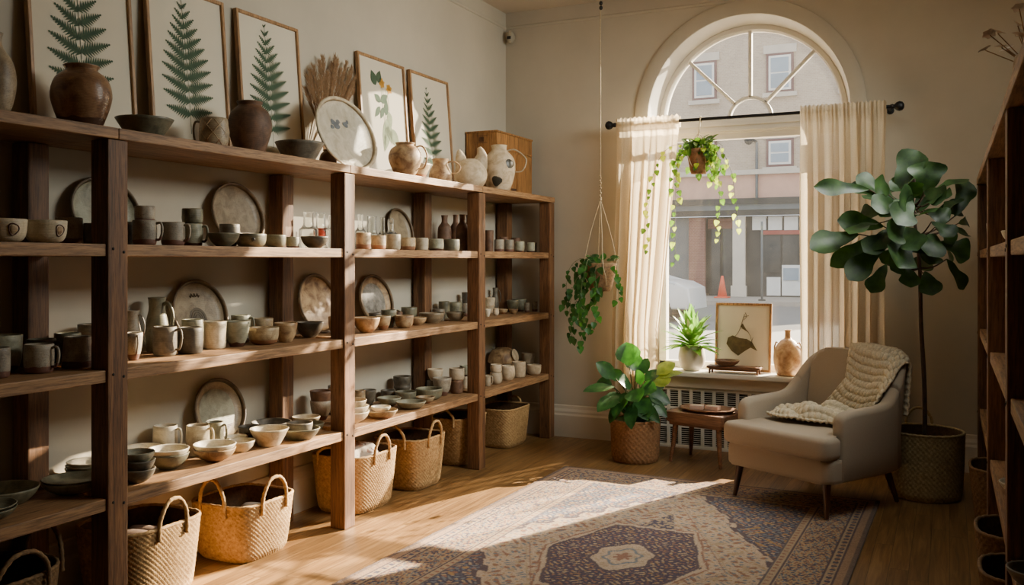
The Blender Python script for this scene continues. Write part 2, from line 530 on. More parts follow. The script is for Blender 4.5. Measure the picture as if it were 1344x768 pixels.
# window sill and apron
mb = MB().box((WX - WR - .09, 6.66, SILL - .035), (WX + WR + .09, GLASS_Y + .02, SILL), .008)
struct('trim_4', mb, M['white'])
mb = MB().box((WX - WR - .03, 6.715, .455), (WX + WR + .03, WALL_B + .05, SILL - .036), .004)
struct('trim_5', mb, M['trim'])

# ------------------------------------------------------------------ window
win = empty('window_1', (WX, GLASS_Y, SILL)); win['kind'] = 'structure'
wl = Matrix.Translation((-WX, -GLASS_Y, -SILL))
def wpart(name, mb, m, smooth=False, ang=None):
    mb.v = [(x - WX, y - GLASS_Y, z - SILL) for x, y, z in mb.v]
    return mb.build(name, m, win, smooth=smooth, ang=ang)
mb = MB()
r0, r1 = RG, RG - .045
sec = [(r0, -.035), (r1 + .012, -.035), (r1, -.015), (r1, .03), (r0, .03)]
rows = [[(x, GLASS_Y + dy, z) for x, z in arch(r)] for r, dy in sec]
mb.grid(rows)
for a in (45, 90, 135):
    c, s = math.cos(math.radians(a)), math.sin(math.radians(a))
    Mx = Matrix.Translation((WX, GLASS_Y, WSPR)) @ Matrix.Rotation(-math.radians(a), 4, 'Y')
    mb.box((.155, -.022, -.0125), (r1 + .01, .02, .0125), .004, 1, Mx)
rows = [[(x, GLASS_Y + dy, z) for x, z in arch(r, n=20)] for r, dy in [(.168, -.022), (.145, -.022), (.145, .02), (.168, .02), (.168, -.022)]]
mb.grid(rows)
mb.box((WX - r1 - .01, GLASS_Y - .022, WSPR - .02), (WX + r1 + .01, GLASS_Y + .02, WSPR + .012), .004, 1)
wpart('fanlight_frame', mb, M['white'], True, 35)
mb = MB()
mb.box((WX - RG, GLASS_Y - .05, 2.36), (WX + RG, GLASS_Y + .05, WSPR - .015), .006)
mb.box((WX - RG, GLASS_Y - .065, 2.375), (WX + RG, GLASS_Y - .045, 2.395), .004)
mb.box((WX - RG, GLASS_Y - .065, 2.415), (WX + RG, GLASS_Y - .045, 2.43), .004)
wpart('transom', mb, M['white'])
mb = MB()
for sx in (-1, 1):
    xa = WX + sx * RG; xb = WX + sx * (RG - .055)
    mb.box((min(xa, xb), GLASS_Y - .04, SILL), (max(xa, xb), GLASS_Y + .04, 2.37), .005)
mb.box((WX - RG, GLASS_Y - .04, 2.32), (WX + RG, GLASS_Y + .04, 2.37), .005)
mb.box((WX - RG, GLASS_Y - .04, SILL), (WX + RG, GLASS_Y + .04, SILL + .05), .005)
wpart('sash_frame', mb, M['white'])
A = arch(r1)
mb = MB().add([(x, GLASS_Y + .004, z) for x, z in A], [tuple(range(len(A)))])
wpart('fanlight_pane', mb, M['pane'])
mb = MB().add([(WX - RG + .05, GLASS_Y + .004, SILL + .04), (WX + RG - .05, GLASS_Y + .004, SILL + .04), (WX + RG - .05, GLASS_Y + .004, 2.33), (WX - RG + .05, GLASS_Y + .004, 2.33)], [(0, 1, 2, 3)])
wpart('sash_pane', mb, M['pane'])

# ------------------------------------------------------------------ radiator cover under the sill
rc = empty('radiator_cover', (WX, 6.745, 0))
tag(rc, 'white slotted radiator cover panel below the window sill', 'radiator cover')
mb = MB()
hw = WR - .0
z0, z1 = .022, .430
mb.box((-hw, -.012, 0), (hw, .006, z0)); mb.box((-hw, -.012, z1), (hw, .006, .455))
mb.box((-hw, -.018, 0), (hw, -.011, .016))
NX = 17
for i in range(NX + 1):
    x = -hw + 2 * hw * i / NX
    w = .0115
    mb.box((max(-hw, x - w), -.010, z0), (min(hw, x + w), .004, z1))
for k in range(1, 3):
    z = z0 + (z1 - z0) * k / 3
    mb.box((-hw, -.0105, z - .0065), (hw, .004, z + .0065))
for k in range(27):
    z = z0 + (z1 - z0) * (k + .5) / 27
    mb.box((-hw, .000, z - .0018), (hw, .004, z + .0018))
mb.build('grille', M['white'], rc, smooth=False)
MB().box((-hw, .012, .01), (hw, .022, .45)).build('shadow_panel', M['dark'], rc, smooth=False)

# ------------------------------------------------------------------ security camera
sc_ = empty('security_camera', (-3.225, WALL_B - .045, 3.22))
tag(sc_, 'small pale security camera with black lens high in the wall corner', 'security camera')
mb = MB().prism([(.024 * math.cos(a) * (1.1 if abs(math.sin(a)) < .7 else 1), .05 * math.sin(a)) for a in [2 * PI * k / 24 for k in range(24)]], -.03, .03, .012)
mb.v = [(x, z, y) for x, y, z in mb.v]
mb.build('housing', M['camwhite'], sc_)
MB().box((-.016, -.036, -.022), (.016, -.026, .002), .003).build('lens_window', M['blackmetal'], sc_)
MB().tube([(0, .02, .0), (0, .044, .0)], .012).build('mount', M['camwhite'], sc_)
mb = MB()

# ================================================================== STREET OUTSIDE
def flat(name, c, rough=.8, var=.06, scale=3): return plain(name, c, rough, var, scale, .05)
FY = 34.0
M['brick'] = None
def brickmat(name, c, mort, sc=4.0):
    t = NT(name); v = t.coords('Object')
    rot = t.n.new('ShaderNodeMapping'); rot.inputs['Rotation'].default_value = (-PI / 2, 0, 0); t.L(v, rot.inputs[0])
    b = t.node('ShaderNodeTexBrick', Scale=sc, Mortar_Size=.012)
    b.inputs['Color1'].default_value = (*c, 1); b.inputs['Color2'].default_value = (*mul(c, .88), 1); b.inputs['Mortar'].default_value = (*mort, 1)
    t.L(rot.outputs[0], b.inputs['Vector'])
    t.col(t.mix(.5, b.outputs['Color'], t.ramp(t.noise(v, 1.2, 4), [(.3, (.85, .85, .85)), (.7, (1.1, 1.1, 1.1))]), 'MULTIPLY'))
    t.set(Roughness=.9)
    return t.m
M['brick'] = brickmat('pale_brick', srgb(186, 168, 148), srgb(198, 186, 170))
M['pink'] = flat('pink_render', srgb(206, 164, 144))
M['stone'] = flat('stone_ledge', srgb(196, 186, 172))
M['mauve'] = flat('mauve_window_frame', srgb(108, 78, 78))
M['exwhite'] = flat('white_sash', srgb(226, 224, 218))
M['exglass'] = flat('sky_reflecting_glass', srgb(146, 160, 172), .15, .12, 1.2)
M['shopdark'] = flat('dark_shop_paint', srgb(34, 38, 40), .6)
M['shopgrey'] = flat('grey_shop_cornice', srgb(92, 100, 104), .6)
M['shopglass'] = flat('dim_shop_glass', srgb(40, 44, 44), .2, .3, 1.5)
M['shopred'] = flat('red_shop_band', srgb(150, 66, 58), .6)
M['redbrick'] = brickmat('red_brick', srgb(132, 88, 76), srgb(150, 126, 116))
M['cream'] = flat('cream_pilaster', srgb(210, 200, 184))
M['asphalt'] = flat('grey_asphalt', srgb(118, 116, 114), .9)
M['pave'] = flat('concrete_pavement', srgb(160, 152, 142), .9)
M['conered'] = flat('cone_orange', srgb(226, 92, 52), .5)
M['carpaint'] = flat('silver_car_paint', srgb(212, 212, 210), .25, .02)
M['cardark'] = flat('car_window_glass', srgb(70, 78, 84), .1)
M['tyre'] = flat('tyre_rubber', srgb(40, 40, 40), .9)

struct('road', MB().box((-45, 10.2, -.2), (18, 30.0, -.06)), M['asphalt'])
struct('pavement_near', MB().box((-45, 7.13, -.2), (18, 10.2, .02)), M['pave'])
struct('pavement_far', MB().box((-45, 30.0, -.2), (18, FY + 4, .08)), M['pave'])

bl = empty('building', (-7, FY, .08))
tag(bl, 'pale brick building across the street with sash windows above a dark shopfront', 'building')
def bpart(name, mb, m, parent=bl, off=None):
    px, py, pz = bl.location
    if parent is not bl:
        q = parent.location; px, py, pz = px + q[0], py + q[1], pz + q[2]
    mb.v = [(x - px, y - py, z - pz) for x, y, z in mb.v]
    return mb.build(name, m, parent, smooth=False)
def fp(u, v): return onY(u, v, FY)
def frect(mb, u0, v0, u1, v1, out, thick=.2):
    a, b = fp(u0, v1), fp(u1, v0)
    mb.box((a.x, FY - out, max(a.z, .0812)), (b.x, FY - out + thick, b.z)); return mb
zt = fp(985, 227).z
BX0, BX1 = -19.0, 3.0
z1_, z2_, z3_ = fp(985, 229).z, fp(985, 261).z, fp(985, 283).z
bpart('upper_wall', MB().box((BX0, FY, z1_), (BX1, FY + 3, 10.9)), M['brick'])
bpart('render_band', MB().box((BX0, FY - .04, z2_), (BX1, FY + 3, z1_)), M['pink'])
mb = MB().box((BX0, FY - .22, z1_ - .02), (BX1, FY + .1, z1_ + .16))
bpart('ledge', mb, M['stone'])
mb = MB().box((BX0, FY - .5, z2_ - .22), (BX1, FY + .1, z2_)).box((BX0, FY - .38, z3_ + .0), (BX1, FY + .1, z2_ - .42))
bpart('shop_cornice', mb, M['shopdark'])
mb = MB().box((BX0, FY - .42, z2_ - .42), (BX1, FY + .1, z2_ - .22))
bpart('cornice_band', mb, M['shopgrey'])
bpart('back_wall', MB().box((BX0, FY + 2.5, .08), (BX1, FY + 3, z3_ + .1)), M['shopdark'])
# windows of the upper floors
def sash(u0, v0, u1, v1):
    a, b = fp(u0, v1), fp(u1, v0)
    w = MB()
    w.box((a.x, FY - .07, a.z), (b.x, FY + .02, b.z))
    o = bpart('window', w, M['mauve'])
    f = .09
    g = MB().box((a.x + f, FY - .09, a.z + f), (b.x - f, FY - .05, b.z - f)); bpart('sash', g, M['exwhite'], o)
    mz = (a.z + b.z) / 2
    g = MB()
    g.box((a.x + f * 1.9, FY - .11, a.z + f * 1.9), (b.x - f * 1.9, FY - .085, mz - .03))
    g.box((a.x + f * 1.9, FY - .11, mz + .03), (b.x - f * 1.9, FY - .085, b.z - f * 1.9))
    bpart('pane', g, M['exglass'], o)
    s = MB().box((a.x - .12, FY - .16, a.z - .16), (b.x + .12, FY, a.z)).box((a.x - .1, FY - .06, b.z), (b.x + .1, FY, b.z + .3))
    bpart('stone_sill', s, M['stone'], o)
sash(909, 79, 941, 133); sash(1006, 68, 1042, 123)
sash(909, 183, 941, 222); sash(1006, 181, 1042, 220)
sash(815, 86, 846, 140); sash(1105, 62, 1141, 117); sash(815, 185, 846, 224); sash(1105, 178, 1141, 218)
# shopfront
g = .08
mb = MB(); frect(mb, 905, 286, 926, 391, .12); bpart('brick_pier', mb, M['redbrick'])
mb = MB(); frect(mb, 963, 284, 979, 391, .2); bpart('pilaster', mb, M['cream'])
mb = MB(); frect(mb, 961, 375, 981, 392, .26); bpart('pilaster_base', mb, M['cream'])
mb = MB(); frect(mb, 926, 286, 963, 391, -.5); bpart('doorway', mb, M['shopdark'])
for a, b in ((930, 942), (946, 958)):
    mb = MB(); frect(mb, a, 300, b, 388, -.4); bpart('door_panel', mb, M['shopglass'])
mb = MB(); frect(mb, 926, 286, 963, 300, -.35); bpart('transom_panel', mb, M['redbrick'])
mb = MB(); frect(mb, 979, 284, 1130, 391, -.1); bpart('shop_frame', mb, M['shopdark'])
for a, b in ((987, 1005), (1008, 1026), (1029, 1047), (1052, 1075)):
    mb = MB(); frect(mb, a, 284, b, 302, -.05); bpart('transom_pane', mb, M['exwhite'])
mb = MB(); frect(mb, 999, 302, 1050, 308, .0); bpart('shop_sign', mb, M['shopred'])
for a, b in ((1002, 1024), (1027, 1047), (1052, 1080)):
    mb = MB(); frect(mb, a, 309, b, 358, -.06); bpart('display_pane', mb, M['shopglass'])
for a, t_, b in ((1006, 364, 1024), (1026, 348, 1050)):
    mb = MB(); frect(mb, a, t_, b, 388, -.04); bpart('lower_panel', mb, M['exwhite'])
mb = MB(); frect(mb, 1028, 352, 1048, 368, .0); bpart('lower_pane', mb, M['exglass'])
mb = MB(); frect(mb, 780, 286, 905, 391, .0); bpart('neighbour_shop', mb, M['shopgrey'])
bpart('neighbour_shop', MB().box((fp(1130, 300).x, FY, .0812), (BX1, FY + .3, z3_)), M['shopgrey'])
bpart('neighbour_shop', MB().box((BX0, FY, .0812), (fp(780, 300).x, FY + .3, z3_)), M['shopgrey'])
# downpipe and wall lamp on the building
q = fp(994, 262); q2 = fp(994, 187)
mb = MB().tube([(q.x, FY - .12, q.z), (q.x, FY - .12, q2.z)], .05); bpart('downpipe', mb, M['shopgrey'])
mb = MB().tube([(q2.x - .25, FY - .3, q2.z + .15), (q2.x, FY - .1, q2.z)], .05).sphere((q2.x - .25, FY - .3, q2.z + .05), .16, 10, 6); bpart('wall_lamp', mb, M['shopdark'])
# sign post on the far kerb
pp = onY(1000, 391, 30.6)
sp = empty('sign_post', (pp.x, 30.6, .08)); tag(sp, 'thin grey street post at the far kerb in front of the shop window', 'street post')
MB().tube([(0, 0, 0), (0, 0, 2.6)], .035).build('pole', M['shopgrey'], sp)
MB().tube([(0, 0, 0), (0, 0, .05)], .12).build('base', M['shopdark'], sp)
# traffic cone
cp = onY(948, 392, 32.4)
cn = empty('traffic_cone', (cp.x, 32.4, .08)); tag(cn, 'orange traffic cone on the far pavement by the dark doorway', 'traffic cone')
MB().lathe([(0, .045), (.17, .045), (.045, .76), (.03, .78), (0, .78)], 20).build('cone', M['conered'], cn)
MB().box((-.24, -.24, 0), (.24, .24, .05), .015).build('base', M['conered'], cn)
# parked car whose bonnet shows beyond the left curtain
cx_ = onY(918, 380, 22.0).x
car = empty('car', (cx_ - 2.1, 22.0, -.058)); tag(car, 'silver parked car nosing out from behind the sheer curtain', 'car')
side = [(-2.1, .3), (-2.1, .85), (-1.9, 1.0), (-1.3, 1.05), (-.8, 1.42), (.35, 1.42), (.95, 1.05), (1.75, .95), (2.05, .8), (2.1, .3)]
mb = MB().prism([(x, z) for x, z in side], -.85, .85, .08, 3); mb.v = [(x, z, y) for x, y, z in mb.v]
mb.build('body', M['carpaint'], car, ang=40)
for s in (-1, 1):
    mb = MB()
    mb.prism([(-1.2, 1.06), (-.78, 1.36), (.3, 1.36), (.82, 1.06)], min(s * .845, s * .862), max(s * .845, s * .862))
    mb.v = [(x, z, y) for x, y, z in mb.v]; mb.build('side_window', M['cardark'], car)
for x in (-1.35, 1.3):
    for s in (-1, 1):
        mb = MB().lathe([(0, -.1), (.2, -.1), (.31, -.09), (.33, -.05), (.33, .05), (.31, .09), (.2, .1), (0, .1)], 20, M=Matrix.Translation((x, s * .78, .33)) @ Matrix.Rotation(PI / 2, 4, 'X'))
        mb.build('wheel', M['tyre'], car)

# ================================================================== SHELVING
PW = .092
def make_shelving(name, label, xf, xb, posts, offs, sgn, sides):
    """xf front plane, xb back plane, posts = near Y of each front post"""
    root = empty(name, (xf, posts[0], 0)); tag(root, label, 'shelving')
    lo = lambda a, b: (min(a, b), max(a, b))
    def part(nm, a, b, m, bev=.006):
        mb = MB().box(tuple(a[i] - root.location[i] for i in range(3)), tuple(b[i] - root.location[i] for i in range(3)), bev, 2)
        c = [(a[i] + b[i]) / 2 - root.location[i] for i in range(3)]
        mb.v = [(x - c[0], y - c[1], z - c[2]) for x, y, z in mb.v]
        return mb.build(nm, m, root, smooth=False, loc=c)
    top = LV[3]
    for i, y in enumerate(posts):
        x0, x1 = lo(xf, xf + sgn * PW)
        p = part('post', (x0, y, 0), (x1, y + PW, top - .045), M['postz'])
        c = Vector(p.location) + root.location
        for z in LV[:3]:
            for yy, zz in ((.25, -.018), (.78, -.030)):
                MB().tube([(xf - c.x - sgn * .002, y + PW * yy - c.y, z + zz - c.z), (xf - c.x + sgn * .002, y + PW * yy - c.y, z + zz - c.z)], .0055, 8).build('screw', M['hole'], p)
        y2 = y + offs[i]
        x0, x1 = lo(xb, xb - sgn * PW)
        part('post', (x0, y2, 0), (x1, y2 + PW, top - .045), M['postz'])
    for li, z in enumerate(LV):
        th = .042 if li == 3 else .046
        for i in range(len(posts) - 1):
            if li == 3:
                a = posts[i] + PW * .5 + .0015 if i else posts[0]
                b = posts[i + 1] + PW * .5 - .0015 if i < len(posts) - 2 else posts[-1] + PW
                xa = xf - sgn * .004
            else:
                a, b = posts[i] + PW + .0, posts[i + 1] - .0
                xa = xf + sgn * .010
            x0, x1 = lo(xa, xb)
            bd = part('shelf_board', (x0, a, z - th), (x1, b, z), M['boardy'], .004)
            if li < 3:
                # short cleats carry the board end at the posts
                for yy in (a, b):
                    pass
    return root
POSTS = [.95, 2.436, 3.918, 5.425, 6.625]
make_shelving('pottery_shelving', 'long rustic timber shelving along the plaster wall, loaded with pottery', SF, SBK, POSTS, [-.07, -.07, -.07, -.12, -.05], -1, 9)
RX = .155
RPOSTS = [1.55, 3.10, 4.62, 6.18]
make_shelving('dark_shelving', 'dark timber shelving seen edge-on beside the fig tree', RX, WALL_R - .035, RPOSTS, [0, 0, 0, 0], 1, 9)
# ================================================================== POTTERY
def outer(kind):
    return {
     'bowl':  [(0,0),(.42,0),(.46,.05),(.72,.30),(.90,.62),(1,1)],
     'deep':  [(0,0),(.55,0),(.80,.12),(.95,.42),(1,1)],
     'flare': [(0,0),(.52,0),(.58,.10),(.80,.55),(1,1)],
     'dish':  [(0,0),(.50,0),(.56,.08),(.84,.45),(1,1)],
     'plate': [(0,0),(.58,0),(.66,.12),(.86,.5),(1,1)],
     'cup':   [(0,0),(.78,0),(.93,.07),(1,.45),(.98,1)],
     'round': [(0,0),(.60,0),(.90,.20),(1,.55),(.88,1)],
     'taper': [(0,0),(.48,0),(.56,.06),(.86,.45),(1,1)],
     'tumbler': [(0,0),(.84,0),(.92,.1),(.95,.5),(1,1)],
     'wide':  [(0,0),(.93,0),(1,.10),(.92,.6),(.84,1)],
     'jar':   [(0,0),(.55,0),(.70,.10),(.93,.38),(1,.58),(.86,.80),(.56,.92),(.53,.95),(.60,1)],
     'bottle':[(0,0),(.85,0),(1,.07),(1,.55),(.84,.70),(.46,.80),(.43,.93),(.50,1)],
     'jug':   [(0,0),(.78,0),(.95,.15),(1,.36),(.82,.62),(.66,.78),(.68,.93),(.74,1)],
     'pitcher':[(0,0),(.62,0),(.86,.20),(1,.48),(.90,.72),(.50,.88),(.46,.94),(.50,1)],
     'vase':  [(0,0),(.5,0),(.8,.15),(1,.42),(.85,.65),(.4,.82),(.3,.92),(.38,1)],
     'stack2':[(0,0),(.62,0),(.80,.12),(.78,.34),(.92,.50),(.88,.62),(1,.85),(.98,1)],
    }[kind]
def pot_profile(kind, r, h, th=None):
    O = spline([(a * r, b * h) for a, b in outer(kind)[1:]], 3)
    O = [(max(a, 0), max(b, 0)) for a, b in O]
    th = th or min(.006, .11 * r + .0008)
    I = [(max(a - th, .002), max(b, th)) for a, b in O]
    prof = [(0, 0)] + O + [(O[-1][0] - th * .5, O[-1][1] + th * .35)]
    inner = I[::-1]
    inner[0] = (inner[0][0], h - th * .1)
    return prof + inner + [(0, th)]
def handle_mb(kind, r, h, ang, z0=.22, z1=.82, reach=.62, thick=.0055):
    O = outer(kind)
    def rad(z):
        for (a, b), (c, d) in zip(O[1:], O[2:]):
            if b <= z <= d and d > b: return r * (a + (c - a) * (z - b) / (d - b))
        return r * .9
    a0, a1 = rad(z0) - thick * .4, rad(z1) - thick * .4
    rr = r * reach
    ca, sa = math.cos(ang), math.sin(ang)
    P = [(a1, z1 * h), (a1 + rr * .75, (z1 + .02) * h), (max(a0, a1) + rr, (z1 * .6 + z0 * .4) * h), (a0 + rr * .7, (z0 + .03) * h), (a0, z0 * h)]
    pts = [Vector((x * ca, x * sa, z)) for x, z in spline(P, 5)]
    return MB().tube(pts, thick, 8)

NAMES = {'bowl':'bowl','deep':'bowl','flare':'bowl','dish':'dish','plate':'plate','cup':'cup','round':'cup','taper':'cup','tumbler':'tumbler','wide':'cup','jar':'jar','bottle':'bottle','jug':'jug','pitcher':'pitcher','vase':'vase','stack2':'bowl'}
POTS = []
RIGHT = math.radians(25.5)
def pots(level, rows, group=None):
    """row: kind, u, v (base centre row, or 0..1 depth on the board), w px, h px, material, label, options"""
    z = LV[level]
    prev = None
    batch = []
    for row in rows:
        kind, u, v, w, h, m, label = row[:7]
        op = row[7] if len(row) > 7 else {}
        if 'on' in op:
            q = dict(p=None, z=prev['z'] + prev['h'] * op['on'], parent=prev)
            d = prev['d']
            r = w * d / FPX / 2; hh = h * d / FPX
            q.update(kind=kind, u=u, r=r, h=hh, m=m, label=label, op=op, d=d, lv=level)
        else:
            k = (u - CX) / FPX
            if v <= 1.0:
                X = SF - .05 - v * (abs(SBK - SF) - .12)
                d = X / (k * CS - SN)
            else:
                d = (CAMZ - z) * FPX / (v - HY)
            for _ in range(2):
                P = pd(u, HY, d); r = w * d / FPX / 2
                X = min(max(P.x, SBK + r * 1.0 + .012), SF - r * .75 - .004)
                d = X / (k * CS - SN)
            P = pd(u, HY, d); r = w * d / FPX / 2; hh = h * d / FPX
            if v > 1.0:
                ht = CAMZ - (v - h - HY) * d / FPX - z      # keep the height of the rim in view
                hh = min(max(ht, hh * .75), hh * 1.7)
            q = dict(p=[P.x, P.y], z=z, kind=kind, u=u, r=r, h=hh, m=m, label=label, op=op, d=d, lv=level, parent=None)
        q['group'] = group
        batch.append(q); prev = q
    POTS.extend(batch)

# ---- top board -------------------------------------------------------------
pots(3, group='stoneware on the top board', rows=[
 ('vase', -6, .45, 50, 112, 'g_plate', 'tall pale bottle vase on the top board, cut by the picture edge'),
 ('jar', 113, .42, 75, 86, 'g_brown', 'big glossy brown urn standing before the first fern print'),
 ('flare', 190, .35, 74, 26, 'g_olive', 'wide shallow olive bowl between the brown urn and the carved mug'),
 ('round', 281, .45, 38, 42, 'g_plate', 'carved stoneware mug with net pattern on the top board', {'handle': 205, 'net': 1}),
 ('jar', 328, .42, 57, 70, 'g_rust', 'round brown jar with narrow neck before the third fern print'),
 ('flare', 412, .22, 65, 28, 'g_dark', 'dark flared bowl on the top board in front of the big platter'),
 ('jar', 510, .40, 43, 42, 'g_tan', 'small round two-tone jug beside the big leaning platter', {'handle': 25}),
 ('flare', 546, .30, 40, 20, 'g_sand', 'pale sand bowl on the top board below the right fern print'),
 ('jug', 578, .35, 30, 32, 'g_tan', 'tan mug with looped handle beside the horned vessel', {'handle': 25, 'reach': .8}),
 ('pitcher', 655, .18, 43, 60, 'g_pale', 'pale pitcher with two dark spots in front of the wooden box', {'handle': 20, 'reach': .7, 'spots': 1}),
])
# ---- second shelf ------------------------------------------------------------
pots(2, group='stoneware on the second shelf', rows=[
 ('deep', 6, .12, 54, 30, 'g_cream', 'deep bowl with brown ring motif at the outer end of the second shelf', {'motif': -12}),
 ('deep', 60, .12, 52, 29, 'g_cream', 'deep bowl with brown ring motif beside the first upright post', {'motif': 4}),
 ('cup', 96, .45, 34, 34, 'g_grey', 'tall grey cup behind the ring-motif bowl on the second shelf'),
 ('cup', 117, .30, 24, 27, 'g_dark', 'dark cup half hidden by the first upright post, second shelf'),
 ('cup', 168, .50, 24, 30, 'g_dark', 'dark mug peeping out behind the first post, second shelf'),
 ('cup', 190, .15, 31, 32, 'g_grey', 'speckled mug with bare clay foot carrying a stacked cup', {'handle': 25}),
 ('cup', 193, 0, 26, 21, 'g_grey', 'grey cup stacked in the speckled mug nearest the first post', {'on': .62}),
 ('cup', 227, .15, 30, 30, 'g_grey', 'speckled mug with pale loop handle, second from the first post', {'handle': 25}),
 ('cup', 257, .35, 27, 29, 'g_sage', 'sage mug under a second cup on the second shelf', {'handle': 25}),
 ('cup', 257, 0, 27, 19, 'g_olive', 'olive cup stacked on the sage mug of the second shelf', {'on': .68}),
 ('bowl', 289, .10, 41, 17, 'g_olive', 'olive footed bowl under the round leaning plate, second shelf'),
 ('cup', 302, .55, 26, 30, 'g_dark', 'dark round cup behind the olive bowl, before the leaning plate'),
 ('deep', 329, .18, 40, 17, 'g_olive', 'low olive bowl with a single thumb spot, second shelf', {'thumb': 1}),
 ('deep', 362, .18, 27, 16, 'g_olive', 'small olive bowl next to the thumb-spot bowl, second shelf'),
 ('cup', 384, .18, 17, 14, 'g_sage', 'little sage cup at the end of the olive bowls, second shelf'),
 ('bowl', 413, .10, 36, 15, 'g_dark', 'dark bowl in front of the glass carafe, second shelf'),
 ('cup', 477, .14, 20, 21, 'g_sand', 'sunlit mottled cup nearest the second post, second shelf'),
 ('cup', 497, .14, 20, 18, 'g_sand', 'second sunlit cup from the second post, second shelf'),
 ('cup', 516.5, .14, 19, 20, 'g_cream', 'tall cream cup, third from the second post, second shelf'),
 ('cup', 536, .14, 19, 16, 'g_sand', 'fourth cup from the second post with sandy foot, second shelf'),
 ('cup', 554, .14, 17, 16, 'g_cream', 'fifth cup from the second post, pale yellow, second shelf'),
 ('cup', 572.5, .14, 20, 15, 'g_sage', 'sixth cup from the second post, ringed sage, second shelf'),
 ('cup', 593, .14, 21, 15, 'g_olive', 'squat olive cup in front of the rust bottles, second shelf'),
 ('bottle', 583.5, .62, 18, 47, 'g_rust', 'rust clay bottle, nearest the second post of four'),
 ('bottle', 598, .72, 15, 48, 'g_rust', 'rust clay bottle standing between the two front bottles'),
 ('bottle', 607, .36, 17, 48, 'g_rust', 'rust clay bottle in front of the other bottles'),
 ('bottle', 615, .66, 14, 48, 'g_rust', 'rust clay bottle half hidden by the third post'),
 ('tumbler', 642, .30, 12, 28, 'g_rust', 'tall rust tumbler beside the third post, second shelf'),
 ('cup', 655, .20, 13, 16, 'g_grey', 'first small grey cup after the rust tumbler, second shelf'),
 ('cup', 668, .20, 13, 16, 'g_grey', 'second small grey cup after the rust tumbler, second shelf'),
 ('cup', 682, .20, 13, 14, 'g_sage', 'third small cup after the rust tumbler, second shelf'),
 ('cup', 696.5, .20, 11, 13, 'g_sage', 'fourth small cup after the rust tumbler, second shelf'),
 ('cup', 705, .42, 9, 13, 'g_dark', 'dark cup tucked by the last post, second shelf'),
 ('cup', 661, .62, 13, 20, 'g_rust', 'brown cup behind the small grey cups, second shelf'),
 ('cup', 677, .62, 13, 19, 'g_rust', 'brown cup behind the third small cup, second shelf'),
])
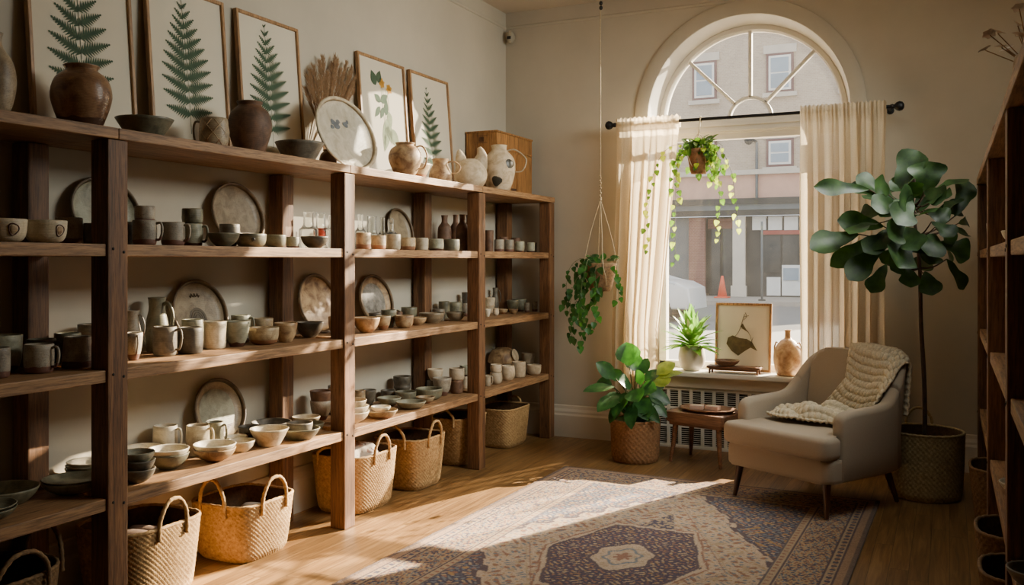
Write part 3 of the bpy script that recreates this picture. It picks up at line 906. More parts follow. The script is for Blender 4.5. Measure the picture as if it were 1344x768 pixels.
# ---- middle shelf ------------------------------------------------------------
pots(1, group='stoneware on the middle shelf', rows=[
 ('cup', -4, 496, 32, 39, 'g_grey', 'speckled mug cut by the picture edge, middle shelf', {'spk': 1}),
 ('cup', 50, 489, 37, 37, 'g_grey', 'speckled mug with round loop handle at the front of the middle shelf', {'handle': 20, 'reach': .55}),
 ('cup', 16, 482, 36, 36, 'g_olive', 'olive mug wedged between the two speckled mugs', {'handle': 20}),
 ('deep', 18, 468, 44, 30, 'g_sage', 'wide sage bowl behind the mugs at the outer end of the middle shelf'),
 ('cup', 66, 473, 33, 36, 'g_olive', 'olive mug behind the loop-handled mug, middle shelf'),
 ('wide', 98, 482, 39, 40, 'g_grey', 'broad-based grey cup beside the first post, middle shelf'),
 ('cup', 120, 468, 34, 42, 'g_dark', 'dark mug behind the broad-based cup, middle shelf'),
 ('taper', 175, 473, 24, 36, 'g_grey', 'pale round-bottomed cup just past the first post, middle shelf', {'handle': -20, 'reach': .3}),
 ('jug', 177, 458, 24, 50, 'g_grey', 'two-tier grey jug behind the round-bottomed cup', {'handle': 25, 'reach': .4}),
 ('jug', 203, 457, 31, 66, 'g_olive', 'tall olive jug with strap handle before the printed plate', {'handle': 10, 'reach': .65, 'thick': .008}),
 ('cup', 217, 467, 31, 38, 'g_dark', 'dark mug with thin handle in front of the olive jug', {'handle': 20}),
 ('cup', 231, 455, 27, 36, 'g_sage', 'sage mug behind the pair of dark mugs, middle shelf'),
 ('cup', 249, 464, 33, 34, 'g_dark', 'dark handleless cup between dark mug and light cup'),
 ('tumbler', 262, 456, 33, 35, 'g_cream', 'light tall cup catching sun beside the printed plate'),
 ('taper', 308, 455, 34, 33, 'g_sage', 'narrow-footed sage cup at the sunlit front edge'),
 ('cup', 316, 444, 25, 30, 'g_sage', 'sage mug behind the narrow-footed cup', {'handle': 15}),
 ('deep', 346, 452, 40, 22, 'g_sand', 'sandy round bowl next to the narrow-footed cup'),
 ('tumbler', 344, 444, 29, 26, 'g_sand', 'sandy straight cup behind the sandy round bowl'),
 ('taper', 375, 449, 31, 25, 'g_tan', 'sunlit tan cup right of the sandy bowl'),
 ('bowl', 406, 443, 37, 20, 'g_dark', 'dark rounded bowl below the bare leaning plate'),
 ('deep', 428, 436, 31, 21, 'g_tan', 'tan bowl under the small tilted dish'),
 ('bowl', 478, 437, 36, 20, 'g_tan', 'streaky tan bowl just beyond the second post, middle shelf'),
 ('taper', 503, 433, 20, 18, 'g_sand', 'sand cup with dark stripe beside the streaky bowl'),
 ('deep', 522, 430, 25, 16, 'g_tan', 'round tan bowl, third from the second post'),
 ('dish', 546, 427, 29, 10, 'g_tan', 'low tan dish in front of the wide rimmed bowl'),
 ('dish', 567, 424, 34, 13, 'g_plate', 'wide rimmed dish in the middle of the third bay'),
 ('dish', 596, 421, 26, 11, 'g_plate', 'ringed dish in front of the green cups'),
 ('bowl', 474, 419, 16, 12, 'g_dark', 'dark little bowl under the patterned oval plate'),
 ('deep', 493, 419, 20, 13, 'g_olive', 'olive bowl under the patterned oval plate'),
 ('cup', 522, 415, 13, 9, 'g_rust', 'small brown cup at the back past the oval plate'),
 ('deep', 537, 413, 21, 12, 'g_olive', 'mottled olive bowl at the back before the rear post'),
 ('cup', 563, 413, 17, 9, 'g_dark', 'small dark bowl behind the wide rimmed dish'),
 ('cup', 583, 413, 15, 17, 'g_olive', 'green cup, first of two by the third post'),
 ('cup', 598, 414, 17, 17, 'g_olive', 'green cup, second of two by the third post'),
 ('cup', 612, 411, 14, 13, 'g_grey', 'grey bowl half behind the third post, middle shelf'),
 ('tumbler', 612, 0, 12, 14, 'g_dark', 'dark tumbler stacked on the grey bowl behind the third post', {'on': 1.0}),
 ('taper', 640, 416, 8, 10, 'g_white', 'tiny white cup just past the third post'),
 ('stack2', 643, 411, 14, 20, 'g_pale', 'pale stacked jar past the third post'),
 ('jug', 650, 407, 10, 29, 'g_dark', 'tall dark jug at the back of the last bay', {'handle': 10}),
 ('round', 651, 414, 8, 9, 'g_pale', 'small pale pot beside the stacked jar'),
 ('taper', 662, 408, 16, 14, 'g_olive', 'green bowl behind the small dishes, last bay'),
 ('taper', 678, 409, 18, 16, 'g_sage', 'sage bowl in the middle of the last bay'),
 ('dish', 660.5, 412, 13, 6, 'g_sand', 'little sand dish, first of two at the front, last bay'),
 ('dish', 674, 412, 12, 6, 'g_tan', 'little tan dish, second of two at the front, last bay'),
 ('tumbler', 691.5, 410, 7, 12, 'g_grey', 'first slim tumbler near the last post, middle shelf'),
 ('tumbler', 702, 409, 8, 13, 'g_grey', 'second slim tumbler near the last post, middle shelf'),
])
# ---- lowest shelf --------------------------------------------------------------
pots(0, group='stoneware on the lowest shelf', rows=[
 ('dish', -2, 672, 76, 15, 'g_olive', 'olive bowl cut by the picture edge with a plate on it, lowest shelf'),
 ('dish', -2, 0, 76, 9, 'g_olive', 'olive plate on the bowl cut by the picture edge', {'on': .42}),
 ('dish', 72, 657, 79, 17, 'g_sage', 'wide sage bowl carrying a matching plate, lowest shelf'),
 ('dish', 72, 0, 78, 9, 'g_olive', 'wide plate resting in the sage bowl, lowest shelf', {'on': .52}),
 ('plate', 10, 634, 84, 12, 'g_olive', 'large low plate at the back of the lowest shelf'),
 ('dish', 117, 627, 60, 14, 'g_olive', 'olive bowl at the bottom of the stack behind the first post'),
 ('dish', 124, 0, 57, 11, 'g_sage', 'sage bowl in the middle of the stack behind the first post', {'on': .55}),
 ('dish', 126, 0, 55, 9, 'g_white', 'pale plate topping the stack behind the first post', {'on': .55}),
 ('bowl', 180, 633, 46, 18, 'g_dark', 'lowest dark bowl of the stack right by the first post'),
 ('bowl', 176, 0, 46, 17, 'g_dark', 'middle dark bowl of the stack right by the first post', {'on': .68}),
 ('bowl', 176, 0, 45, 16, 'g_sage', 'top sage bowl of the stack right by the first post', {'on': .68}),
 ('dish', 190, 600, 46, 14, 'g_white', 'wide white bowl behind the dark bowl stack'),
 ('bowl', 220, 615, 53, 20, 'g_olive', 'olive round bowl under a second bowl, sunlit lowest shelf'),
 ('bowl', 220, 0, 54, 15, 'g_white', 'cream-lined bowl nested on the olive round bowl', {'on': .50}),
 ('cup', 217, 586, 31, 27, 'g_white', 'cream mug with handle at the front of the mug group', {'handle': 15}),
 ('cup', 248, 584, 29, 30, 'g_cream', 'cream mug with stained glaze, second of the mugs', {'handle': 15}),
 ('cup', 270, 576, 22, 26, 'g_olive', 'olive mug behind the cream mugs under the leaning plate', {'handle': 15}),
 ('bowl', 273.5, 601, 54, 16, 'g_tan', 'tan bowl under a cream bowl at the shelf edge'),
 ('bowl', 273.5, 0, 55, 13, 'g_white', 'cream bowl nested on the tan bowl at the shelf edge', {'on': .50}),
 ('dish', 277, 584, 30, 12, 'g_white', 'small white dish behind the nested cream bowl'),
 ('dish', 318, 590, 38, 14, 'g_cream', 'small cream oval dish beside the nested bowls'),
 ('flare', 331, 582, 51, 22, 'g_cream', 'large cream bowl with sloping sides before the leaning plate'),
 ('bowl', 297, 570, 27, 12, 'g_dark', 'dark bowl at the foot of the leaning plate'),
 ('plate', 356, 561, 52, 9, 'g_dark', 'broad dark plate at the back near the rear post'),
 ('plate', 373, 578, 52, 14, 'g_olive', 'olive leaf plate at the shelf edge with a bowl on it'),
 ('deep', 366, 0, 34, 13, 'g_dark', 'dark bowl sitting on the olive leaf plate', {'on': .6}),
 ('dish', 416, 569, 36, 12, 'g_olive', 'shallow olive dish next to the cream rimmed bowl'),
 ('bowl', 398, 561, 37, 14, 'g_cream', 'cream rimmed bowl before the nested brown cups'),
 ('taper', 421, 551, 28, 25, 'g_grey', 'grey cup holding a brown cup near the second post'),
 ('taper', 421, 0, 29, 22, 'g_rust', 'brown cup nested in the grey cup near the second post', {'on': .56}),
 ('cup', 441, 544, 22, 20, 'g_sage', 'sage cup behind the second post carrying another'),
 ('cup', 441, 0, 21, 17, 'g_dark', 'dark cup stacked on the sage cup behind the second post', {'on': .75}),
 ('bowl', 460, 555, 50, 15, 'g_cream', 'lowest cream bowl of the stack behind the second post'),
 ('bowl', 460, 0, 48, 14, 'g_white', 'middle white bowl of the stack behind the second post', {'on': .55}),
 ('bowl', 458, 0, 42, 14, 'g_cream', 'top cream bowl of the stack behind the second post', {'on': .55}),
 ('plate', 500, 549, 44, 11, 'g_sand', 'sandy plate at the sunlit edge past the second post'),
 ('dish', 507, 0, 26, 7, 'g_white', 'mottled white dish lying on the sandy plate', {'on': .75}),
 ('dish', 501, 532, 32, 10, 'g_sage', 'sage dish behind the sandy plate'),
 ('cup', 474, 526, 14, 14, 'g_sand', 'sandy cup just past the second post, lowest shelf'),
 ('bowl', 486, 519, 20, 12, 'g_dark', 'dark bowl at the back past the second post'),
 ('dish', 511, 519, 20, 8, 'g_dark', 'dark dish at the back beneath the flared vessel'),
 ('deep', 530, 527, 28, 13, 'g_olive', 'olive bowl in front of the flared vessel'),
 ('stack2', 528, 513, 24, 19, 'g_dark', 'flared dark vessel at the back of the third bay'),
 ('plate', 539, 536, 40, 9, 'g_sage', 'flat sage plate in the third bay, front edge'),
 ('dish', 558, 529, 26, 8, 'g_sand', 'small leaf-shaped sand dish beside the flat sage plate'),
 ('deep', 563, 524, 36, 14, 'g_olive', 'wide speckled olive bowl before the dark cups'),
 ('cup', 557, 513, 22, 15, 'g_dark', 'dark cup behind the speckled olive bowl carrying a pale cup'),
 ('taper', 576, 0, 21, 15, 'g_pale', 'pale cup stacked on the dark cup, third bay', {'on': .95}),
 ('taper', 580, 519, 25, 23, 'g_grey', 'tall grey cup with mottled side, third bay'),
 ('cup', 599.5, 516, 17, 17, 'g_rust', 'brown ringed cup carrying a pale cup by the third post'),
 ('cup', 599.5, 0, 20, 15, 'g_pale', 'pale cup on the brown ringed cup by the third post', {'on': 1.0}),
 ('cup', 611, 510, 13, 16, 'g_pale', 'pale mug behind the third post, lowest shelf'),
 ('deep', 611, 0, 15, 14, 'g_sage', 'sage bowl on the pale mug behind the third post', {'on': 1.0}),
 ('cup', 640, 507, 9, 14, 'g_pale', 'slim pale mug just past the third post, lowest shelf', {'handle': 15}),
 ('round', 651, 504, 17, 15, 'g_pale', 'round pale pot with lid-like cup on it, last bay'),
 ('cup', 645, 0, 15, 10, 'g_pale', 'short pale cup on the round pale pot, last bay', {'on': .9}),
 ('round', 666.5, 499, 19, 19, 'g_pale', 'pale barrel cup in the middle of the last bay'),
 ('cup', 681, 495, 18, 20, 'g_pale', 'pale straight cup beside the barrel cup, last bay'),
 ('deep', 701, 492, 19, 13, 'g_pale', 'pale bowl at the end of the last bay'),
 ('flare', 660, 490, 34, 14, 'g_tan', 'tan bowl at the back carrying an upturned ribbed bowl'),
 ('stack2', 695, 487, 17, 24, 'g_pale', 'pale double-rimmed vessel behind the end bowl, last bay'),
])

# ---- keep neighbours from cutting into each other ----
OFFS = [-.07, -.07, -.07, -.12, -.05]
LEAN = [(2, 133, 84), (2, 307, 65), (2, 521, 31), (1, 257, 68), (1, 413, 50), (1, 489, 42), (0, 283, 63), (3, 450, 78)]
LEANY = [(lv, onX(u, HY, -3.2).y, w * depth(onX(u, HY, -3.2)) / FPX / 2 * 1.38) for lv, u, w in LEAN]
def relax():
    for it in range(120):
        moved = False
        for lv in range(4):
            L = [q for q in POTS if q['lv'] == lv and q['p']]
            for i in range(len(L)):
                for j in range(i + 1, len(L)):
                    a, b = L[i], L[j]
                    dx, dy = b['p'][0] - a['p'][0], b['p'][1] - a['p'][1]
                    dd = math.hypot(dx, dy); need = (a['r'] * (1.28 if 'handle' in a['op'] else 1) + b['r'] * (1.28 if 'handle' in b['op'] else 1)) * 1.02 + .002
                    if dd < need:
                        if dd < 1e-5: dx, dy, dd = -.01, .005, .011
                        s = (need - dd) / dd * .5
                        # slide mostly in depth (along the view) so nothing drifts sideways
                        ax, ay = dx * s, dy * s
                        a['p'][0] -= ax; a['p'][1] -= ay * .8; b['p'][0] += ax; b['p'][1] += ay * .8
                        moved = True
            for q in L:
                q['p'][0] = min(max(q['p'][0], SBK + q['r'] + .006), SF - q['r'] * .72)
                for lv_, yc, ry in LEANY:
                    if lv_ == lv and abs(q['p'][1] - yc) < ry + q['r'] and q['p'][0] - q['r'] < (-3.155 if lv < 3 else -2.99):
                        q['p'][0] = (-3.155 if lv < 3 else -2.99) + q['r']; moved = True
                q['p'][1] = min(q['p'][1], WALL_B - .03 - q['r'])
                k = (q['u'] - CX) / FPX
                for y, off in zip(POSTS, OFFS):
                    x, yy, r = q['p'][0], q['p'][1], q['r'] * 1.02
                    if x + r > SF - PW - .003 and y - r < yy < y + PW + r and x > SBK + PW:
                        nx = SF - PW - .005 - r
                        ny = yy
                        if nx - r < SBK + .006: nx = x; ny = (y - r - .004) if yy < y + PW / 2 else (y + PW + r + .004)
                        q['p'][0] = nx; q['p'][1] = ny; moved = True
                    x, yy = q['p']
                    y2 = y + off
                    if x - r < SBK + PW + .003 and y2 - r < yy < y2 + PW + r:
                        nx = SBK + PW + .006 + r
                        q['p'][0] = nx; moved = True
        if not moved: break
relax()

def rad_at(kind, r, h):
    pr = spline([(a * r, b * h) for a, b in outer(kind)[1:]], 3)
    zz = [max(b, 0) for a, b in pr]; rr = [a for a, b in pr]
    return zz, rr
def nest(q):
    lo = q['parent']; zl, rl = rad_at(lo['kind'], lo['r'], lo['h']); zu, ru = rad_at(q['kind'], q['r'], q['h'])
    th = min(.006, .11 * lo['r'] + .0008)
    dz = lo['h'] * q['op']['on']
    while dz < lo['h'] + .006:
        ok = True
        for z, r in zip(zu, ru):
            if dz + z <= lo['h'] + .0025 and r > np.interp(dz + z, zl, rl) - th - .0035: ok = False; break
        if ok: break
        dz += .001
    return lo['z'] + dz
def place_pots():
    for q in POTS:
        if q['parent'] is not None:
            q['p'] = list(q['parent']['p']); q['z'] = nest(q)
        kind, r, h, op = q['kind'], q['r'], q['h'], q['op']
        nm = 'mug' if 'handle' in op and kind in ('cup', 'round', 'jug') and h < .2 and r < .075 else NAMES[kind]
        mb = MB().lathe(pot_profile(kind, r, h), 32 if r > .03 else 22, .012, random.random() * 6)
        o = mb.build(nm, M[q['m']], loc=(q['p'][0], q['p'][1], q['z'] + .0006), smooth=True)
        if q['parent'] is None: o.rotation_euler = (0, 0, 0)
        tag(o, q['label'], nm, q['group'])
        if 'handle' in op:
            handle_mb(kind, r, h, math.radians(op['handle']), reach=op.get('reach', .55), thick=op.get('thick', .0052 if r > .04 else .0032),
                      z0=.42 if kind in ('jug', 'pitcher') else .22, z1=.88).build('handle', M[q['m']], o)
        def ring(cz, ang, rx, rz, name, m, solid=False):
            # raised decoration wrapped on the pot side
            O = outer(kind)
            def rad(z):
                z = min(max(z / h, .001), .999)
                pr = spline([(a, b) for a, b in O[1:]], 6)
                for (a, b), (c, d) in zip(pr, pr[1:]):
                    if b <= z <= d and d > b: return r * (a + (c - a) * (z - b) / (d - b))
                return r
            pts = []
            n = 26
            for k in range(n + 1):
                t = 2 * PI * k / n
                wb = 1 + .10 * math.sin(3 * t + 1)
                z = cz + rz * wb * math.sin(t); a = ang + rx * wb * math.cos(t) / r
                pts.append((a, z))
            g = MB()
            if solid:
                rows = []
                for s in (0.02, .4, .8, 1.0):
                    rows.append([Vector(((rad(cz + (z - cz) * s) + (.002 if s < 1 else 0.0)) * math.cos(ang + (a - ang) * s), (rad(cz + (z - cz) * s) + (.002 if s < 1 else 0)) * math.sin(ang + (a - ang) * s), cz + (z - cz) * s)) for a, z in pts])
                g.grid(rows)
            else:
                g.tube([Vector(((rad(z) + .001) * math.cos(a), (rad(z) + .001) * math.sin(a), z)) for a, z in pts], .0022, 6, False)
            return g.build(name, M[m], o)
        if 'motif' in op:
            ring(h * .56, math.radians(op['motif']), r * .24, h * .25, 'ring_motif', 'motif')
            ring(h * .56, math.radians(op['motif']), r * .19, h * .2, 'motif_centre', 'g_tan', True)
        if 'spots' in op:
            ring(h * .58, math.radians(-20), r * .36, h * .10, 'dark_spot', 'spot', True)
            ring(h * .20, math.radians(-72), r * .38, h * .11, 'dark_spot', 'spot', True)
        if 'thumb' in op:
            ring(h * .55, math.radians(-40), r * .12, h * .16, 'thumb_spot', 'spot', True)
        if 'net' in op:
            g = MB()
            for s in (-1, 1):
                for k in range(7):
                    pts = []
                    for i in range(13):
                        z = h * (.05 + .9 * i / 12); a = 2 * PI * k / 7 + s * i / 12 * 1.7
                        zz = z / h
                        rr = r * np.interp(zz, [b for a_, b in outer(kind)[1:]], [a_ for a_, b in outer(kind)[1:]]) + .0008
                        pts.append((rr * math.cos(a), rr * math.sin(a), z))
                    g.tube(pts, .0016, 5)
            g.build('carved_net', M['g_sand'], o)
        q['o'] = o
place_pots()

# ---- leaning plates ----------------------------------------------------------
def leaning_plate(u, vt, vb, wpx, lv, m, label, name='plate', lean=14, X=None, deco=None, dz=0.0, back=None, hz=None):
    z0 = LV[lv] + dz
    X = X if X is not None else -3.225
    k = (u - CX) / FPX
    c = pd(u, HY, X / (k * CS - SN)); d = depth(c)
    R = (vb - vt) * d / FPX / 2
    if hz: R = hz
    l = math.radians(lean)
    if name == 'plate': R = (CAMZ - (vt - HY) * d / FPX - z0) / 2
    R = R / math.cos(l)
    # width: circle seen obliquely; scale in Y for ovals
    ex = wpx * d / FPX / (2 * R)
    # apparent half width of a circle facing +X: project Y axis
    app = abs(pd(0, 0, 1).x * 0 + 1)
    ang = math.atan2(-c.x, c.y)
    ky = min(1.28, max(.86, (wpx * d / FPX) / (2 * R * math.sin(ang))))
    mb = MB()
    prof = [(0, .0), (.62 * R, .0), (.76 * R, .006), (.92 * R, .016), (.985 * R, .030), (R, .036), (.985 * R, .040), (.955 * R, .038), (.90 * R, .024), (.80 * R, .0135), (.70 * R, .0105), (0, .009)]
    Mx = Matrix.Rotation(math.radians(90) - l, 4, 'Y') @ Matrix.Diagonal((1, ky, 1, 1))
    mb.lathe(prof, 48, .006, random.random() * 5, M=Mx)
    rm = MB().lathe([(.955 * R, .0385), (1.004 * R, .034), (1.006 * R, .038), (.985 * R, .0415), (.952 * R, .0405), (.90 * R, .026), (.955 * R, .0385)], 48, M=Mx)
    zmin = min(p[2] for p in mb.v + rm.v)
    xmin = min(p[0] for p in mb.v + rm.v)
    if name == 'plate': back = WALL_L + .004
    x = X if back is None else back - xmin
    c = pd(u, HY, x / (k * CS - SN))
    o = mb.build(name, M[m], loc=(x, c.y, z0 - zmin + .0008))
    tag(o, label, 'plate', 'plates leaning on the wall' if name == 'plate' else None)
    rm.build('rim', M['g_rim'] if m != 'g_white' else M['g_cream'], o)
    if deco: deco(o, R, Mx)
    return o
def deco_arch(o, R, Mx):
    g = MB()
    A = [(.02, -.36), (-.30, -.24), (-.52, .0)]
    pts = []
    for k in range(25):
        t = PI * k / 24
        pts.append((-(.05 + .42 * math.sin(t)) * R + .28 * R, .33 * R * math.cos(t)))
    pts = [( .55 * R, .33 * R)] + pts + [(.55 * R, -.33 * R)]
    b = [Mx @ Vector((x, y, .0115)) for x, y in pts]
    g.add(b, [tuple(range(len(b)))])
    for s in (.75, .5, .28):
        g.tube([Mx @ Vector((x * s + .1 * R * (1 - s), y * s, .012)) for x, y in pts], .0018, 5)
    g.tube([Mx @ Vector((-.55 * R + .01 * math.sin(k * 2.2), (-.18 + .36 * k / 10) * R, .0125)) for k in range(11)], .003, 5)
    g.build('arch_relief', M['ink'], o, smooth=False)
def deco_flower(o, R, Mx):
    g = MB()
    rr = random.Random(3)
    for (a, b, s) in ((-.30, -.30, .10), (-.22, -.18, .12), (-.34, -.12, .08), (-.30, .12, .10), (-.38, .20, .07), (-.16, -.36, .07)):
        n = 9
        pts = [Mx @ Vector(((a + s * math.cos(2 * PI * k / n) * rr.uniform(.6, 1)) * R, (b + s * math.sin(2 * PI * k / n) * rr.uniform(.6, 1)) * R, .0118)) for k in range(n)]
        g.add(pts, [tuple(range(n))])
    g.build('blue_sprig', M['blueflower'], o, smooth=False)
def deco_field(m):
    def f(o, R, Mx):
        g = MB()
        rows = [[Mx @ Vector((s * R * math.cos(2 * PI * k / 40), s * R * math.sin(2 * PI * k / 40), .0118)) for k in range(40)] for s in (.02, .4, .69)]
        g.grid(rows, True).build('textured_centre', M[m], o, smooth=False)
    return f
M['g_rim'] = glaze('plate_rim_glaze', srgb(118, 96, 70), srgb(84, 66, 46), None, .45, .3)
M['crackle'] = glaze('crackle_centre', srgb(178, 170, 158), srgb(112, 104, 92), None, .6, .6)
leaning_plate(133, 231, 322, 84, 2, 'g_sage', 'round sage plate leaning on the wall behind the first post')
leaning_plate(307, 239, 316, 65, 2, 'g_plate', 'round brown-rimmed plate leaning on the wall, second shelf')
leaning_plate(521, 273, 322, 31, 2, 'g_plate', 'small thin-rimmed plate leaning behind the glass bottles')
leaning_plate(257, 368, 452, 68, 1, 'g_plate', 'round plate with an arch relief leaning on the wall', deco=deco_arch)
leaning_plate(413, 360, 434, 50, 1, 'g_tan', 'plain tan plate leaning on the wall by the second post')
leaning_plate(489, 361, 424, 42, 1, 'g_tan', 'dark-rimmed plate with crackled grey centre leaning on the wall', deco=deco_field('crackle'))
leaning_plate(283, 499, 566, 63, 0, 'g_plate', 'round plate leaning on the wall above the cream mugs', deco=deco_field('g_sage'))
pl = leaning_plate(450, 122, 219, 78, 3, 'g_white', 'large pale platter with blue sprig leaning among the prints', name='platter', X=-3.06, lean=16, deco=deco_flower)
# small tilted dish on the tan bowl, middle shelf
tb = [q for q in POTS if q['label'].startswith('tan bowl under the small')][0]
R_ = 15 * tb['d'] / FPX
mb = MB().lathe([(0, 0), (.5 * R_, 0), (.85 * R_, .010), (R_, .018), (.97 * R_, .022), (.8 * R_, .014), (.5 * R_, .006), (0, .005)], 30, M=Matrix.Rotation(math.radians(68), 4, 'Y'))
zm = min(p[2] for p in mb.v)
tag(mb.build('dish', M['g_white'], loc=(tb['p'][0] - .005, tb['p'][1] + .005, tb['z'] + tb['h'] - .006 - zm)), 'small white dish tilted upright on the tan bowl', 'dish')
# tilted bowl with disc base in the last bay, lowest shelf
tb = [q for q in POTS if q['label'].startswith('tan bowl at the back carrying')][0]
R_ = 19 * tb['d'] / FPX
zt_ = tb['z'] + tb['h'] + .001
o = MB().lathe([(R_ * 1.0, 0), (R_ * 1.04, .012), (R_ * .98, R_ * .45), (R_ * .78, R_ * .85), (R_ * .4, R_ * 1.02), (0, R_ * 1.04)], 30).build('bowl', M['g_tan'], loc=(tb['p'][0], tb['p'][1], zt_)); tag(o, 'ribbed bowl turned upside down on the tan bowl, last bay', 'bowl')
mb = MB().lathe([(0, -.004), (R_ * .42, -.004), (R_ * .46, 0), (R_ * .42, .004), (0, .004)], 24, M=Matrix.Translation((R_ * .99, -.01, R_ * .55)) @ Matrix.Rotation(math.radians(72), 4, 'Y'))
mb.build('round_base', M['g_pale'], o)
# horned vessel on the top board
hv = pd(618, HY, (SF - .16) / (((618 - CX) / FPX) * CS - SN)); d = depth(hv); s = d / FPX
vs = empty('horned_vessel', (hv.x, hv.y, LV[3])); tag(vs, 'pale round vessel with two pointed horns on the top board', 'vessel')
rb = 21.5 * s; hb = 39 * s
MB().lathe([(0, 0)] + spline([(rb * .62, 0), (rb * .9, hb * .2), (rb, hb * .48), (rb * .86, hb * .78), (rb * .5, hb * .96), (0, hb)], 5), 30).build('body', M['g_pale'], vs)
for sg, hh in ((-1, .0), (1, .006)):
    ca, sa = math.cos(RIGHT) * sg, math.sin(RIGHT) * sg
    P = spline([(rb * .40, hb * .55), (rb * .56, hb * .85), (rb * .66, hb * 1.12), (rb * (.74 if sg < 0 else .50), hb * (1.30 if sg < 0 else 1.38))], 5)
    MB().tube([(x * ca, x * sa, z) for x, z in P], lambda t: rb * ((.50 if sg < 0 else .56) - .44 * t ** 1.5), 14).build('horn', M['g_pale'], vs)
# brown block box between cups and oval plate
bp = pd(529, HY, (SBK + .22) / (((529 - CX) / FPX) * CS - SN)); d = depth(bp)
o = MB().box((-.05, -.055, 0), (.05, .055, .062), .006).build('wooden_box', M['tablew'], loc=(bp.x, bp.y, LV[2] + .0005)); tag(o, 'small brown wooden box behind the cups on the second shelf', 'box')
MB().box((-.052, -.057, .04), (.052, .057, .046), .001).build('lid', M['dkwood'], o)

# ---- glass bottles -----------------------------------------------------------
def glass(u, t, w, h, label, neck=.5, sh=.62, tint='clearglass', band=None, stop=False):
    k = (u - CX) / FPX; X = SF - .05 - t * .32
    P = pd(u, HY, X / (k * CS - SN)); d = depth(P); r = w * d / FPX / 2; hh = h * d / FPX
    O = [(r * .9, 0), (r, hh * .04), (r, hh * sh * .9), (r * .86, hh * sh), (r * neck * 1.04, hh * (sh + .1)), (r * neck, hh * .9), (r * neck * 1.08, hh)]
    O = [(a, max(b, 0)) for a, b in spline(O, 3)]; th = .003
    prof = [(0, 0)] + O + [(a - th, max(b, th)) for a, b in O[::-1]] + [(0, th)]
    o = MB().lathe(prof, 26).build('glass_bottle', M[tint], loc=(P.x, P.y, LV[2] + .0006))
    tag(o, label, 'glass bottle', 'clear glass bottles on the second shelf')
    if band:
        MB().lathe([(r * .55, hh * .10), (r * .8, hh * .1), (r * .8, hh * .58), (r * .55, hh * .58)], 20).build('red_liquid', M['redglass'], o)
    if stop:
        MB().sphere((0, 0, hh * 1.05), r * .45, 14, 8).build('stopper', M['clearglass'], o)
    return o
glass(405, .45, 25, 48, 'clear glass carafe behind the dark bowl, second shelf', .55, .55)
glass(421, .68, 20, 47, 'clear glass carafe with a red band beside the first carafe', .62, .55, band=1)
glass(434, .34, 12, 44, 'slim clear bottle against the second post, second shelf', .5, .6)
glass(473, .55, 14, 46, 'clear bottle just past the second post behind the cups', .5, .55)
glass(488, .62, 16, 44, 'clear wide-necked bottle, second past the second post', .72, .5)
glass(502, .66, 12, 43, 'clear narrow bottle, third past the second post', .55, .5)
glass(513, .42, 19, 36, 'round clear bottle with glass stopper behind the cups', .42, .6, stop=True)

# ================================================================== PRINTS ON THE TOP BOARD
def fern(g, Mx, h, w, lean=0.0, n=15, s0=.08):
    """pressed fern as thin leaf shapes on the sheet (local x right, y up)"""
    def P(x, y, z=.0): return Mx @ Vector((x, y, z))
    stem = [(lean * (t ** 2) * h, t * h) for t in [k / 20 for k in range(21)]]
    for a, b in zip(stem, stem[1:]):
        g.add([P(a[0] - .0016, a[1]), P(a[0] + .0016, a[1]), P(b[0] + .0012, b[1]), P(b[0] - .0012, b[1])], [(0, 1, 2, 3)])
    for k in range(n):
        t = s0 + .06 + (1 - s0 - .08) * (k / (n - 1)) ** .92
        y = t * h; x0 = lean * t * t * h
        q = (t - s0) / (1 - s0)
        L = w * (.62 + .38 * math.sin(PI * min(1, q * 2.1) * .5)) * (1 - q ** 1.6) + .012
        for sd in (-1, 1):
            up = math.radians(14 + 34 * q)
            dx, dy = math.cos(up) * sd, math.sin(up)
            m = max(5, int(L / .013))
            yy = y + (.006 if sd > 0 else 0)
            # rachis of the frond
            ex, ey = x0 + dx * L, yy + dy * L - .12 * L * (1 - q)
            g.add([P(x0, yy - .0012), P(ex, ey), P(x0, yy + .0012)], [(0, 1, 2)])
            for i in range(m):
                s = (i + .4) / m
                px, py = x0 + (ex - x0) * s, yy + (ey - yy) * s
                l2 = min(.046, L * .31) * (1 - s) ** .85 * (1 if s > .06 else .6) + .0025
                wd = L / m * .66
                ax, ay = (ex - x0) / L, (ey - yy) / L
                for sg in (-1, 1):
                    tx, ty = px + (-ay * sg * .92 + ax * .55) * l2, py + (ax * sg * .92 + ay * .55) * l2
                    if abs(ax) > 0:
                        g.add([P(px - ax * wd, py - ay * wd), P(px + ax * wd, py + ay * wd), P(tx, ty)], [(0, 1, 2)] )
def blob(g, Mx, pts, z=0): g.add([Mx @ Vector((x, y, z)) for x, y in pts], [tuple(range(len(pts)))])
def petal(g, Mx, x, y, ang, L, W, n=7, z=.0003):
    c, s = math.cos(ang), math.sin(ang)
    a = [(L * k / n, W * math.sin(PI * (k / n) ** .8)) for k in range(n + 1)]
    pts = a + [(p, -q) for p, q in a[-2:0:-1]]
    blob(g, Mx, [(x + p * c - q * s, y + p * s + q * c) for p, q in pts], z)
FW = .028
